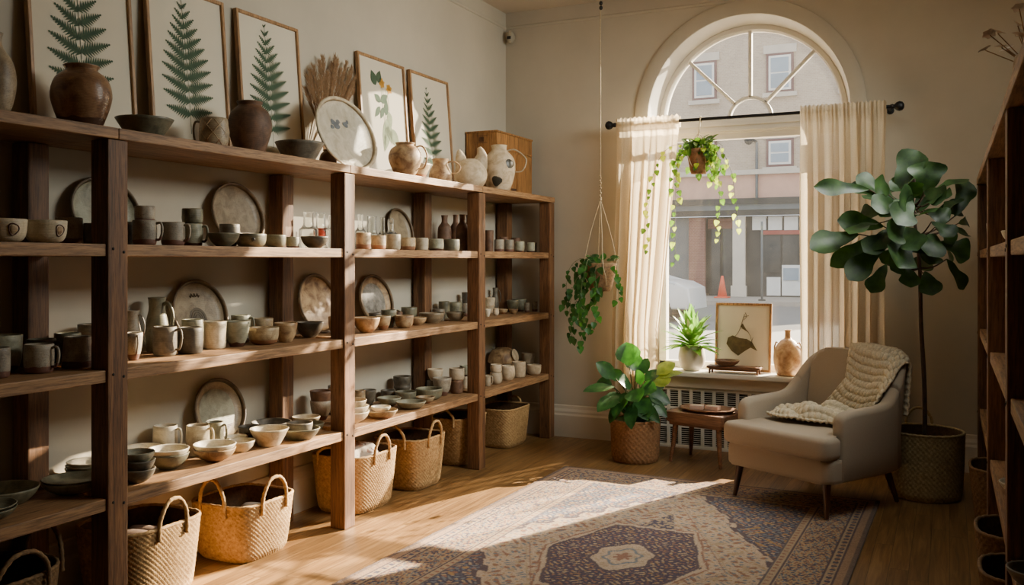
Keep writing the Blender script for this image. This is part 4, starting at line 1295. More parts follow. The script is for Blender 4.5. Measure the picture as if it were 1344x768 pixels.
def framed(y0, y1, zt, X0, label, kind, hgt=.78):
    """frame leaning on the long wall, facing the room"""
    W = y1 - y0
    root = empty('framed_print', (X0, (y0 + y1) / 2, LV[3] + .0055)); tag(root, label, 'framed print', 'framed botanical prints on the top board')
    lean = math.asin(min(.3, (X0 - .020 - (WALL_L + .004)) / hgt))
    # local: x along +Y(world), y up, z out of the print (+X world)
    Mx = Matrix.Rotation(-lean, 4, 'Y') @ Matrix(((0, 0, 1, 0), (1, 0, 0, 0), (0, 1, 0, 0), (0, 0, 0, 1)))
    h = hgt
    mb = MB()
    for a, b in (((-W / 2, 0, -.018), (-W / 2 + FW * .62, h, .006)), ((W / 2 - FW * .62, 0, -.018), (W / 2, h, .006)), ((-W / 2 + FW * .6, 0, -.018), (W / 2 - FW * .6, FW * .62, .006)), ((-W / 2 + FW * .6, h - FW * .62, -.018), (W / 2 - FW * .6, h, .006))):
        mb.box(a, b, .002, 1, Mx)
    mb.build('frame', M['frame'], root, smooth=False)
    MB().box((-W / 2 + .008, .008, -.014), (W / 2 - .008, h - .008, -.006), 0, 1, Mx).build('sheet', M['paper'], root, smooth=False)
    T = Mx @ Matrix.Translation((0, 0, -.0045))
    g = MB()
    if kind == 'flower':
        for (x, y, an, L, W2) in ((-.075, .60, 2.0, .10, .035), (-.05, .62, 1.2, .09, .03), (-.03, .50, .6, .10, .028), (-.03, .50, 2.6, .08, .024), (.02, .42, 1.4, .11, .025), (.0, .47, 4.2, .09, .02), (-.04, .47, 4.0, .10, .02)):
            petal(g, T, x, y, an, L, W2)
        g.build('botanical_drawing', M['fern_ink'], root, smooth=False)
        g = MB()
        for cx_, cy_ in ((-.005, .625), (.075, .60)):
            for k in range(6): petal(g, T, cx_, cy_, k * PI / 3 + .3, .036, .014)
        g.build('flower_drawing', M['petal_ink'], root, smooth=False)
        g = MB()
        for (x, y, an, L, W2) in ((.02, .40, 5.0, .16, .04), (.04, .36, 4.4, .18, .035), (.06, .34, 5.4, .15, .045), (.0, .38, 4.6, .2, .02), (.05, .45, 5.0, .10, .03)):
            petal(g, T, x, y, an, L, W2)
        for x0 in (-.02, 0.0, .03, .05):
            g.add([T @ Vector(p) for p in ((x0, .60, 0), (x0 + .003, .60, 0), (x0 + .033, .24, 0), (x0 + .03, .24, 0))], [(0, 1, 2, 3)])
        g.build('bulb_drawing', M['sage_ink'], root, smooth=False)
    else:
        hh, ww, yo, ln, n = kind
        fern(g, T @ Matrix.Translation((-.01, yo, 0)), hh, ww, ln, n)
        g.build('fern_drawing', M['fern_ink'], root, smooth=False)
    return root
def yat(u, X=-3.2):
    return onX(u, HY, X).y
X0 = -3.205
framed(yat(45), yat(183), 0, X0, 'oak-framed fern print behind the big brown urn', (.70, .20, .06, -.02, 11))
framed(yat(203), yat(306), 0, X0, 'oak-framed fern print behind the carved mug', (.65, .20, .09, -.03, 12))
framed(yat(322), yat(403), 0, X0, 'oak-framed fern print behind the round brown jar', (.65, .20, .09, -.03, 12))
framed(yat(480), yat(541), 0, X0, 'oak-framed print of yellow flowers and bulb', 'flower')
framed(yat(548), yat(598), 0, X0, 'oak-framed slender fern print, the one nearest the wooden box', (.60, .165, .09, -.06, 11))

# wooden crate at the end of the top board
cr = empty('wooden_crate', (-3.148, 6.40, LV[3] + .0008)); tag(cr, 'tall orange-brown wooden box at the far end of the top board', 'box')
MB().box((-.13, -.33, 0), (.13, .30, .455), .005).build('carcass', M['boardx'], cr, smooth=False)
mb = MB()
mb.box((.128, -.32, .33), (.136, .29, .34), .001)
mb.box((.13, -.22, .0), (.137, -.03, .32), .002).box((.13, .01, .0), (.137, .26, .32), .002)
mb.build('front_panel', M['boardx'], cr, smooth=False)
MB().box((-.134, -.335, .452), (.136, .305, .466), .003).build('lid', M['boardx'], cr, smooth=False)
MB().box((.136, -.10, .02), (.142, -.02, .05), .002).build('latch', M['dkwood'], cr)
mb = MB()
for k in range(4): mb.box((-.02 + k * .011, -.3335, .385), (-.013 + k * .011, -.332, .42))
mb.box((-.04, -.3335, .375), (.05, -.332, .378)).box((-.04, -.3335, .427), (.05, -.332, .43))
mb.build('stamped_mark', M['dkwood'], cr, smooth=False)

# dried grasses behind the platter, standing in a small jar
dg = empty('dried_grass_bunch', (-3.20, 4.27, LV[3] + .001)); tag(dg, 'fan of rusty dried grass plumes behind the pale platter', 'dried grass')
MB().lathe(pot_profile('jar', .05, .13), 22).build('jar', M['g_rust'], dg)
mb = MB(); st = MB()
base = pd(438, 140, depth((-3.20, 4.27)))
tips = [(404, 104), (412, 92), (424, 80), (440, 79), (454, 86), (468, 100), (474, 114), (474, 124), (430, 100), (446, 96), (416, 112), (460, 112), (402, 120), (436, 88), (450, 104), (408, 98), (420, 86), (462, 92), (470, 106), (427, 108), (442, 84), (476, 118), (455, 118)]
for i, (u, v) in enumerate(tips):
    b = Vector((-.02, 0, .1)); t = onX(u, v, random.uniform(-3.262, -3.235)) - Vector(dg.location)
    t.y = min(t.y, .31)
    m = (b + t) / 2 + Vector((0, 0, .03))
    pts = [Vector(p) for p in spline([b, m, t], 8)]
    st.tube(pts, .0016, 5)
    n = len(pts)
    for k in range(int(n * .45), n):
        for _ in range(20):
            a = random.uniform(0, 2 * PI); q = pts[k] + (pts[k] - pts[k - 1]) * random.random()
            sz = .034 * math.sin(PI * ((k - n * .40) / (n * .65))) + .006
            dirv = (pts[k] - pts[k - 1]).normalized() * 1.2 + Vector((math.cos(a) * .4, math.sin(a), random.uniform(-.3, .5))) * .8
            e = q + dirv * sz; e.x = max(e.x, -.082); e.y = min(e.y, .335);  w = dirv.orthogonal().normalized() * .0018
            mb.add([q - w, q + w, e], [(0, 1, 2)])
st.build('stems', M['dried'], dg); mb.build('plumes', M['dried'], dg, smooth=False)

# ================================================================== BASKETS
def superell(hx, hy, n):
    return lambda a: 1.0 / ((abs(math.cos(a)) / hx) ** n + (abs(math.sin(a)) / hy) ** n) ** (1.0 / n)
def basket(name, label, loc, hx, hy, h, taper=.86, n=4.5, mat='basket', handles=(), rz=0.0, cell=.0105, relief=.003, cat='basket', lining='inside'):
    root = empty(name, loc, rz); tag(root, label, cat)
    se = superell(1, hy / hx, n)
    rows_n = max(10, int(h / cell)); cols = int(2 * PI * (hx + hy) / 2 / cell / 2) * 2
    rows = []
    def rad(t): return hx * (taper + (1 - taper) * (t ** .8)) * (1 - .06 * max(0, .08 - t) / .08)
    for i in range(rows_n * 2 + 1):
        t = i / (rows_n * 2); row = []
        for j in range(cols * 2):
            a = 2 * PI * j / (cols * 2)
            sg = 1 if ((i // 2 + j // 2) % 2 == 0) else -1
            ed = .25 if (i % 2 == 0 and j % 2 == 0) else 1
            r = rad(t) * se(a) + relief * sg * ed
            row.append(Vector((r * math.cos(a), r * math.sin(a), .004 + t * h)))
        rows.append(row)
    MB().grid(rows, True).build('woven_body', M[mat], root)
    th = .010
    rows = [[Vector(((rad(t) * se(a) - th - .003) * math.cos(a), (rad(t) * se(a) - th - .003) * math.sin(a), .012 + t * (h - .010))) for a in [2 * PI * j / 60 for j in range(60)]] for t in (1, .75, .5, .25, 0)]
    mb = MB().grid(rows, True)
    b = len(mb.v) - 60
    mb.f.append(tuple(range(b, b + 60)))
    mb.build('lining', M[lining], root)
    pts = [Vector((rad(1) * se(a) * math.cos(a) - .004 * math.cos(a), rad(1) * se(a) * math.sin(a) - .004 * math.sin(a), h + .004 + .0015 * math.sin(30 * a))) for a in [2 * PI * j / 80 for j in range(81)]]
    MB().tube(pts, .008, 8, False).build('rim', M[mat], root)
    for ang, wd, ht in handles:
        a0 = math.radians(ang); ca, sa = math.cos(a0), math.sin(a0)
        r = rad(1) * se(a0) - .002
        P = []
        for t, zz in ((-1, -.045), (-.98, .02), (-.8, .62), (-.35, 1.0), (.35, 1.0), (.8, .62), (.98, .02), (1, -.045)):
            z = h + (zz * ht if zz > 0.03 else zz)
            P.append((r * ca - sa * t * wd + (.010 * ca if zz > .5 else .006 * ca), r * sa + ca * t * wd + (.010 * sa if zz > .5 else .006 * sa), z))
        MB().tube(spline(P, 6), lambda t: .0085 + .0012 * math.sin(t * 90), 8).build('handle', M[mat], root)
    return root
FB = 'floor baskets under the long shelf'
bk = [
 ((-3.05, 2.10, 0), .200, .230, .30, ((0, .10, .10), (90, .10, .12)), 'dark round seagrass basket under the nearest bay of the long shelf', 'basket_dk'),
 ((-3.06, 2.795, 0), .185, .215, .31, ((0, .075, .11),), 'seagrass basket right behind the first post, brown bundle inside', 'basket'),
 ((-3.06, 3.42, 0), .185, .205, .265, ((-90, .075, .12), (0, .085, .11)), 'square seagrass basket with two handles between first and second posts', 'basket'),
 ((-3.055, 4.33, 0), .180, .225, .315, ((-90, .09, .06), (0, .075, .10)), 'seagrass basket heaped with white linen behind the second post', 'basket'),
 ((-3.045, 4.90, 0), .180, .195, .305, ((-90, .085, .09), (0, .075, .10)), 'seagrass basket with orange handles beyond the linen basket', 'basket'),
 ((-3.105, 5.62, 0), .160, .205, .315, ((-90, .085, .07), (0, .06, .07)), 'seagrass basket half hidden by the third post', 'basket'),
 ((-3.075, 6.28, 0), .165, .21, .285, ((90, .05, .05),), 'seagrass basket nearest the window wall under the long shelf', 'basket'),
]
BASK = []
for loc, hx, hy, h, hd, lab, mt in bk:
    BASK.append(basket('seagrass_basket', lab, loc, hx, hy, h, handles=hd, mat=mt, n=2.6 if mt == 'basket_dk' else 4.2, taper=.84))
for b in BASK: b['group'] = FB

def cloth_heap(name, label, cat, c, rx, ry, rz, m, folds=5, seed=1):
    r_ = random.Random(seed); rows = []
    ph = [r_.uniform(0, 6) for _ in range(6)]
    for i in range(25):
        t = i / 24; row = []
        for j in range(48):
            a = 2 * PI * j / 48
            s = math.sin(PI * .5 * t)
            wv = 1 + .08 * math.sin(folds * a + ph[0] + 3 * t) + .05 * math.sin(9 * a + ph[1] - 5 * t)
            z = rz * math.cos(PI * .5 * t) * (1 + .18 * math.sin(3 * a + ph[2]) * s) + .012 * math.sin(11 * t + 4 * a + ph[3]) * s
            row.append((c[0] + rx * s * wv * math.cos(a), c[1] + ry * s * wv * math.sin(a), c[2] + z))
        rows.append(row)
    o = MB().grid(rows, True).build(name, M[m]); return tag(o, label, cat)
M['bundle'] = plain('brown_bundle', srgb(120, 96, 78), .9, .15, 20, .2)
M['patt'] = None
def patterned():
    t = NT('patterned_linen'); v = t.coords('Object')
    n = t.noise(v, 16, 3, .6, 1.5)
    t.col(t.ramp(n, [(.0, srgb(214, 202, 186)), (.56, srgb(214, 202, 186)), (.60, srgb(150, 112, 92)), (.70, srgb(120, 116, 120))])); t.set(Roughness=.9)
    t.bump(t.noise(v, 40, 3), .2, .01); return t.m
M['patt'] = patterned()
cloth_heap('linen_bundle', 'white patterned linen heaped in the basket behind the second post', 'linen', (-3.055, 4.33, .22), .14, .185, .15, 'patt', 5, 2)
cloth_heap('grey_cloth', 'grey blue cloth lying in the dark basket', 'cloth', (-3.05, 2.10, .12), .105, .125, .10, 'greycloth', 6, 3)
def roll(name, label, a, b, r, m):
    a, b = Vector(a), Vector(b)
    mb = MB(); n = 14
    mb.tube([a + (b - a) * (k / n) for k in range(n + 1)], lambda t: r * (.55 + .45 * math.sin(PI * min(max(t * 1.0, .0), 1)) ** .35), 18)
    return tag(mb.build(name, M[m]), label, 'cloth roll', 'rolled cloths in the floor baskets')
roll('cloth_roll', 'brown rolled cloth inside the basket behind the first post', (-3.14, 2.70, .235), (-2.98, 2.80, .225), .055, 'bundle')
roll('cloth_roll', 'dark rolled cloth beside the brown roll in the same basket', (-3.16, 2.82, .235), (-3.00, 2.90, .215), .045, 'bundle')
roll('cloth_roll', 'grey rolled cloth lying in the square two-handled basket', (-3.15, 3.36, .17), (-2.97, 3.42, .165), .05, 'bundle')
roll('cloth_roll', 'pale rolled cloth end showing in the square two-handled basket', (-3.14, 3.50, .175), (-2.98, 3.54, .165), .042, 'linen')
# ================================================================== RUG
def rug():
    W, L = 1.98, 3.24
    nx, ny = 400, 650
    xs = np.linspace(-W / 2, W / 2, nx); ys = np.linspace(-L / 2, L / 2, ny)
    X, Y = np.meshgrid(xs, ys)
    navy = np.array(srgb(50, 56, 92)); rose = np.array(srgb(152, 106, 88)); cream = np.array(srgb(204, 180, 156))
    blue = np.array(srgb(112, 128, 142)); ochre = np.array(srgb(176, 136, 84)); plum = np.array(srgb(76, 62, 80)); sand = np.array(srgb(186, 162, 132))
    C = np.zeros((ny, nx, 3)) + cream
    ex, ey = W / 2 - np.abs(X), L / 2 - np.abs(Y)
    e = np.minimum(ex, ey)
    s = np.where(ex < ey, Y, X)                      # running coordinate along the border
    def put(mask, c): C[mask] = c
    def floral(u, v, k, ph=0):
        return np.sin(k * u + 1.7 * np.sin(k * .55 * v + ph)) * np.sin(k * v + 1.6 * np.sin(k * .6 * u + 2 * ph))
    # field
    f = floral(X, Y, 58); f2 = floral(X, Y, 96, 1.3); f3 = floral(X + .3, Y - .2, 33, .6)
    put(f > .55, rose); put(f2 > .62, blue); put((f3 > .7) & (f < .4), sand); put(f2 < -.86, ochre)
    # navy spandrels: everything outside a stepped lozenge
    fx, fy = W / 2 - .36, L / 2 - .36
    step = .05 * np.sin(26 * (X + Y)) * 1 + .03 * np.sign(np.sin(40 * Y))
    loz = np.abs(X) / (fx * 1.22) + np.abs(Y) / (fy * 1.10) + step * .5
    sp = loz > 1.0
    put(sp, navy); put(sp & (f2 > .5), sand); put(sp & (f > .62), rose); put(sp & (f2 < -.5), blue); put(sp & (f3 > .85), ochre)
    put(np.abs(loz - 1.0) < .018, plum); put(np.abs(loz - .972) < .010, cream)
    # inner lozenge outline and pendants
    l2 = np.abs(X) / (fx * .78) + np.abs(Y) / (fy * .80)
    put((np.abs(l2 - 1.02) < .006), sand); put((np.abs(l2 - .985) < .005), rose)
    # central hexagon medallion
    hx = np.maximum(np.abs(Y) / .48, (np.abs(X) / .365 + np.abs(Y) / 1.05)) + .012 * np.sign(np.sin(60 * X)) 
    med = hx < 1
    g = floral(X, Y, 100, .4)
    put(med, np.array(srgb(46, 42, 82))); put(med & (g > .58), sand); put(med & (g < -.68), rose); put(med & (f2 > .8), ochre)
    put(np.abs(hx - 1.0) < .022, plum); put(np.abs(hx - 1.055) < .022, cream); put(np.abs(hx - 1.10) < .014, rose)
    c = np.sqrt((X / .14) ** 2 + (Y / .20) ** 2) + .07 * np.cos(6 * np.arctan2(Y, X))
    put(c < 1, cream); put((c < .9) & (floral(X, Y, 120) > .4), sand); put(np.abs(c - 1) < .05, plum); put(np.abs(c - .55) < .05, blue); put(c < .25, rose)
    pend = (np.abs(X) < .10 * (1 - (np.abs(Y) - .5) / .32)) & (np.abs(Y) > .52) & (np.abs(Y) < .80)
    put(pend, navy); put(pend & (g > .1), sand)
    # borders from the edge inwards
    put(e < .345, np.array(srgb(90, 84, 96)))
    put(e < .335, sand); put((e < .335) & (np.abs((s * 22) % 1 - .5) < .2) & (np.abs(e - .318) < .010), rose)
    put(e < .300, plum); put(e < .292, sand)
    mb_ = (e < .285) & (e > .115)
    put(mb_, np.array(srgb(190, 160, 122)))
    bf = np.sin(s * 20 + 3.0 * np.sin((e - .2) * 36)) ; bf2 = floral(s, e * 2.4, 80)
    put(mb_ & (np.abs(bf) < .22), navy); put(mb_ & (bf2 > .45), rose); put(mb_ & (bf2 < -.55), blue); put(mb_ & (floral(s, e, 110, 2) > .5), navy)
    put((e < .115) & (e > .105), plum); put((e < .105) & (e > .065), sand)
    put((e < .098) & (e > .072) & (np.abs((s * 18) % 1 - .5) < .22), navy); put((e < .092) & (e > .078) & (np.abs((s * 18 + .5) % 1 - .5) < .16), rose)
    put((e < .065) & (e > .055), plum); put((e < .055) & (e > .022), np.array(srgb(170, 138, 112))); put(e < .022, np.array(srgb(110, 92, 88)))
    # wear
    wear = rng.normal(0, .10, (ny, nx, 1)) + .25 * np.sin(X * 3.1 + 1)[..., None] * np.sin(Y * 2.3)[..., None]
    mean = np.array(srgb(172, 150, 128))
    C = C * .80 + mean * .20
    C = np.clip(C * (1 + wear * .8), 0.005, 1)
    Z = .009 + rng.normal(0, .0009, (ny, nx)) + .0015 * np.sin(X * 6) * np.sin(Y * 5)
    me = bpy.data.meshes.new('rug')
    top = np.stack([X, Y, Z], -1).reshape(-1, 3)
    a = np.arange(nx * ny).reshape(ny, nx)
    q = np.stack([a[:-1, :-1], a[:-1, 1:], a[1:, 1:], a[1:, :-1]], -1).reshape(-1, 4)
    # skirt down to the floor
    rim = np.concatenate([a[0, :], a[1:, -1], a[-1, -2::-1], a[-2:0:-1, 0]])
    low = top[rim].copy(); low[:, 2] = .0005
    n0 = nx * ny; m = len(rim)
    i = np.arange(m); j = (i + 1) % m
    sk = np.stack([rim[i], n0 + i, n0 + j, rim[j]], -1)
    V = np.concatenate([top, low]); F = np.concatenate([q, sk])
    me.vertices.add(len(V)); me.vertices.foreach_set('co', V.ravel().astype(np.float32))
    me.loops.add(F.size); me.loops.foreach_set('vertex_index', F.ravel().astype(np.int32))
    me.polygons.add(len(F)); me.polygons.foreach_set('loop_start', (np.arange(len(F)) * 4).astype(np.int32))
    try: me.polygons.foreach_set('loop_total', np.full(len(F), 4, np.int32))
    except Exception: pass
    me.update(calc_edges=True)
    at = me.color_attributes.new('tint', 'FLOAT_COLOR', 'POINT')
    cc = np.ones((len(V), 4), np.float32); cc[:n0, :3] = C.reshape(-1, 3); cc[n0:, :3] = .2
    at.data.foreach_set('color', cc.ravel())
    me.polygons.foreach_set('use_smooth', [True] * len(F))
    me.materials.append(M['rug'])
    o = bpy.data.objects.new('persian_rug', me)
    o.location = (-1.385, 4.11, 0); o.rotation_euler = (0, 0, math.radians(-1.2))
    link(o); tag(o, 'worn rose and navy patterned oriental rug on the plank floor', 'rug')
    g = MB()
    for sgn in (-1, 1):
        for k in range(170):
            x = -W / 2 + W * (k + random.random()) / 170; l = random.uniform(.015, .04); dx = random.uniform(-.012, .012)
            y = sgn * L / 2
            g.add([(x - .002, y, .006), (x + .002, y, .006), (x + dx, y + sgn * l, .002)], [(0, 1, 2)])
    g.build('fringe', M['linen'], o, smooth=False)
rug()

# ================================================================== ARMCHAIR
ch = empty('armchair', (-.70, 5.60, 0), math.radians(-29)); tag(ch, 'pale upholstered armchair on tapered walnut legs by the window', 'armchair')
def rrect(x0, y0, x1, y1, r, n=6):
    pts = []
    for cx_, cy_, a0 in ((x1 - r, y0 + r, -90), (x1 - r, y1 - r, 0), (x0 + r, y1 - r, 90), (x0 + r, y0 + r, 180)):
        for k in range(n + 1):
            a = math.radians(a0 + 90 * k / n); pts.append((cx_ + r * math.cos(a), cy_ + r * math.sin(a)))
    return pts
MB().prism(rrect(-.355, -.385, .355, .27, .05), .205, .330, .022, 4).build('seat_base', M['chair'], ch, ang=50)
# cushion, front part spreads in front of the arms
cu = []
for (x, y) in rrect(-.365, -.415, .365, .30, .045): cu.append((x, y))
out = []
T = [(-.365, -.370), (-.345, -.405), (-.30, -.418), (.30, -.418), (.345, -.405), (.365, -.370), (.362, -.29), (.30, -.262), (.285, -.22), (.285, .24), (-.285, .24), (-.285, -.22), (-.30, -.262), (-.362, -.29)]
MB().prism(T, .332, .455, .030, 4).build('seat_cushion', M['chair'], ch, ang=50)
# shell: arms and back swept along a U
def shell(i0, i1, name):
    # path points: (x, y, top z, thickness, lean)
    K = [(-.325, -.270, .560, .078), (-.330, -.20, .580, .080), (-.333, -.05, .585, .080), (-.335, .10, .590, .080), (-.332, .185, .615, .082), (-.322, .245, .690, .086), (-.300, .295, .785, .09), (-.255, .335, .838, .095), (-.16, .357, .856, .10), (0, .365, .860, .10)]
    K = K + [(-x, y, z, t) for x, y, z, t in K[-2::-1]]
    S = spline(K, 5)
    n = len(S)
    rows = []
    for i in range(max(0, int(i0 * (n - 1))), min(n - 1, int(round(i1 * (n - 1)))) + 1):
        x, y, zt, t = S[i]
        a = S[max(i - 1, 0)]; b = S[min(i + 1, n - 1)]
        tx, ty = b[0] - a[0], b[1] - a[1]; l = math.hypot(tx, ty); tx, ty = tx / l, ty / l
        nx_, ny_ = ty, -tx      # outward is away from seat
        if nx_ * x + ny_ * (y - .0) < 0: nx_, ny_ = -nx_, -ny_
        zb = .208; h = zt - zb; r = t * .42
        backness = min(max((zt - .60) / .24, 0), 1)
        end = min(i, n - 1 - i) / 4.0
        row = []
        prof = []
        for k in range(7):
            an = math.pi / 2 * k / 6
            prof.append((t / 2 - r + r * math.sin(an + 0) if False else t / 2 - r * (1 - math.cos(an)), zt - r + r * math.sin(an)))
        outerp = [(t / 2 - .006, zb), (t / 2, zb + .012), (t / 2, zb + h * .35), (t / 2, zb + h * .65)] + prof
        innerp = [(-a_, b_) for a_, b_ in outerp[::-1]]
        sc = 1.0 if end >= 1 else (.55 + .45 * math.sqrt(max(0, 1 - (1 - end) ** 2)))
        for p, z in outerp + innerp:
            ln = backness * .16 * max(0, z - .42) ** 1.0 * 1.1
            zz = z if end >= 1 else (z - (1 - sc) * .05 * (1 if z > .4 else 0))
            row.append((x + nx_ * (p * sc) + 0, y + ny_ * (p * sc) + ln, zz))
        rows.append(row)
    mb = MB().grid(rows, True)
    m = len(rows[0]); b0 = len(mb.v) - m
    mb.f.append(tuple(range(m))[::-1]); mb.f.append(tuple(range(b0, b0 + m)))
    return mb.build(name, M['chair'], ch, ang=60)
shell(0, .27, 'armrest'); shell(.27, .73, 'backrest'); shell(.73, 1, 'armrest')
# inner back pad
bp_ = MB().prism(rrect(-.262, .44, .262, .86, .09), -.035, .04, .03, 4)
bp_.v = [(x, .285 + (y - .44) * .20 - z, y) for x, y, z in bp_.v]
bp_.v = [(x, y, z) for x, y, z in bp_.v]
bp_.build('back_cushion', M['chair'], ch, ang=50)
for x, y, dx, dy in ((-.295, -.315, -.02, -.03), (.295, -.315, .02, -.03), (-.27, .27, -.03, .07), (.27, .27, .03, .07)):
    mb = MB().tube([(x, y, .215), (x + dx * .5, y + dy * .5, .11), (x + dx, y + dy, .016 if y < 0 else .005)], .024, 12, True, .0125)
    mb.build('leg', M['leg'], ch, ang=60)
# knitted throw over the back and down on to the seat
CHM = Matrix.Translation((-.70, 5.60, 0)) @ Matrix.Rotation(math.radians(-29), 4, 'Z')
def throw():
    from mathutils.bvhtree import BVHTree
    vs, fs = [], []
    for o in list(ch.children):
        if o.type != 'MESH' or o.name.startswith('leg'): continue
        b = len(vs)
        vs.extend([w.co.copy() for w in o.data.vertices]); fs.extend([[b + k for k in q.vertices] for q in o.data.polygons])
    T = BVHTree.FromPolygons(vs, fs)
    def hit(o, dv):
        h = T.ray_cast(Vector(o), Vector(dv)); return h[0]
    n, m = 190, 92
    rows = []
    for j in range(m + 1):
        s = j / m
        pts = []
        xt = .005 + (.325 - .005) * s                 # column position along the top of the back
        xs_ = -.235 + (.245 + .235) * s               # where it ends on the seat
        for z in np.linspace(.50, .80, 14):           # hangs down behind
            xx = xt + .02 * (s > .8) * (.8 - z)
            h = hit((min(xx, .31), 1.2, z), (0, -1, 0))
            if h: pts.append(Vector((xx, h.y + .016, z)))
        yb = pts[-1].y if pts else .45
        top = []
        for y in np.linspace(yb + .02, .26, 26):
            h = hit((xt, y, 1.5), (0, 0, -1))
            if h and h.z > .66: top.append(Vector((xt, h.y, h.z + .016)))
        pts += top
        zt = pts[-1].z; y0 = pts[-1].y
        for z in np.linspace(zt - .04, .50, 16):      # down the front of the back
            k = (zt - z) / (zt - .46)
            x = xt + (xs_ - xt) * k ** 1.15 * .75
            h = hit((x, y0 - .15 - .06 * k, z), (0, 1, 0))
            if h: pts.append(Vector((x, h.y - .020, z)))
        yl = pts[-1].y
        ye = -.13 - .04 * math.sin(s * 5)
        for y in np.linspace(yl - .03, ye, 30):     # bunched folds on the seat
            k = (yl - .03 - y) / (yl - .03 - ye)
            x = pts[-1].x + (xs_ - .02 - pts[-1].x) * .12
            h = hit((min(max(x, -.25), .25), y, .9), (0, 0, -1))
            zz = (h.z if h else .455)
            zz = min(zz, .50)
            hump = .085 * abs(math.sin(k * 7.2 + 1.1 * math.sin(s * 7))) * min(1, k * 4) * min(1, (1 - k) * 5 + .15) + .02 * math.sin(s * 11 + k * 4) * min(1, k * 3) * (1 - k)
            pts.append(Vector((x, y, zz + .014 + max(0, hump) * (.45 + .55 * math.sin(PI * s)))))
        # even spacing along the column
        L = [0]
        for a, b in zip(pts, pts[1:]): L.append(L[-1] + (b - a).length)
        q = np.linspace(0, L[-1], n)
        A = np.array([list(p) for p in pts])
        rows.append(np.stack([np.interp(q, L, A[:, k]) for k in range(3)], -1))
    G = np.array(rows)                                # m+1 x n x 3
    for _ in range(3):                                # relax the drape
        G[:, 1:-1] = (G[:, :-2] + G[:, 1:-1] * 2 + G[:, 2:]) / 4
        G[1:-1] = (G[:-2] + G[1:-1] * 2 + G[2:]) / 4
    du = np.gradient(G, axis=0); dv = np.gradient(G, axis=1)
    N = np.cross(dv, du); N /= np.linalg.norm(N, axis=-1, keepdims=True) + 1e-9
    jj, ii = np.meshgrid(np.arange(m + 1), np.arange(n), indexing='ij')
    S_, T_ = jj / m, ii / (n - 1)
    seat = np.clip((T_ - .80) / .12, 0, 1)
    row_ = ii // 6
    bumps = np.abs(np.sin((jj + (row_ % 2) * 3.0) * PI / 6.0)) ** .7 * np.abs(np.sin(ii * PI / 6.0)) ** .7
    off = .0065 + .013 * bumps + .004 * np.sin(S_ * 8 + T_ * 3)
    sign = np.where(N[..., 2].mean() > 0, 1, -1)
    G2 = G + N * sign * np.maximum(off, .001)[..., None]
    mb = MB()
    mb.grid([[tuple(p) for p in r] for r in G2.transpose(1, 0, 2)])
    o = mb.build('knitted_throw', M['knit'])
    sm_ = o.modifiers.new('thickness', 'SOLIDIFY'); sm_.thickness = .011; sm_.offset = 0.0
    o.location = (-.70, 5.60, 0); o.rotation_euler = (0, 0, math.radians(-29))
    tag(o, 'chunky cream knitted throw draped over the armchair back on to the seat', 'throw blanket')
def knitmat():
    t = NT('cream_knit'); v = t.coords('Object')
    n = t.noise(v, 130, 3, .6)
    t.col(t.ramp(n, [(.3, srgb(196, 180, 150)), (.7, srgb(226, 212, 184))])); t.set(Roughness=.95)
    t.bump(n, .5, .008); return t.m
M['knit'] = knitmat()
throw()

# ================================================================== SIDE TABLE
tp = Vector((-1.53, 6.32, 0)); TR = math.radians(-14)
tb = empty('side_table', tp, TR); tag(tb, 'small reddish wooden side table with tapered legs before the radiator cover', 'side table')
MB().prism(rrect(-.225, -.17, .225, .17, .03), .285, .355, .012, 3).build('table_top', M['tablew'], tb, ang=50)
MB().prism(rrect(-.205, -.15, .205, .15, .02), .262, .286, .004, 2).build('apron', M['tablew'], tb, ang=50)
for sx in (-1, 1):
    for sy in (-1, 1):
        MB().tube([(sx * .165, sy * .115, .268), (sx * .175, sy * .13, .12), (sx * .19, sy * .145, .004)], .020, 12, True, .011).build('leg', M['tablew'], tb, ang=60)
mb = MB().lathe([(0, 0), (.13, 0), (.175, .004), (.20, .016), (.206, .022), (.200, .024), (.172, .012), (.12, .008), (0, .007)], 40)
mb.v = [(x, y * .72, z) for x, y, z in mb.v]
tr = mb.build('oval_tray', M['tray']); tr.location = (tp.x + .02, tp.y, .3562); tr.rotation_euler = (0, 0, TR); tag(tr, 'oval dished wooden tray on the side table', 'tray')
M['card'] = plain('pink_card', srgb(206, 176, 160), .8, .05, 20, 0)
for i, (dx, dy, a) in enumerate(((-.075, -.01, .1), (.035, .0, -.15))):
    o = MB().box((-.046, -.030, 0), (.046, .030, .030), .003).build('booklet', M['card'], loc=(tp.x + .02 + dx, tp.y + dy, .3655))
    o.rotation_euler = (0, 0, a)
    MB().box((-.032, -.020, .0295), (.032, .020, .0306)).build('cover_panel', M['paper'], o)
    tag(o, ['pale pink booklet on the oval tray, nearer the potted plant', 'pale pink booklet on the oval tray, nearer the armchair'][i], 'booklet', 'booklets on the oval tray')

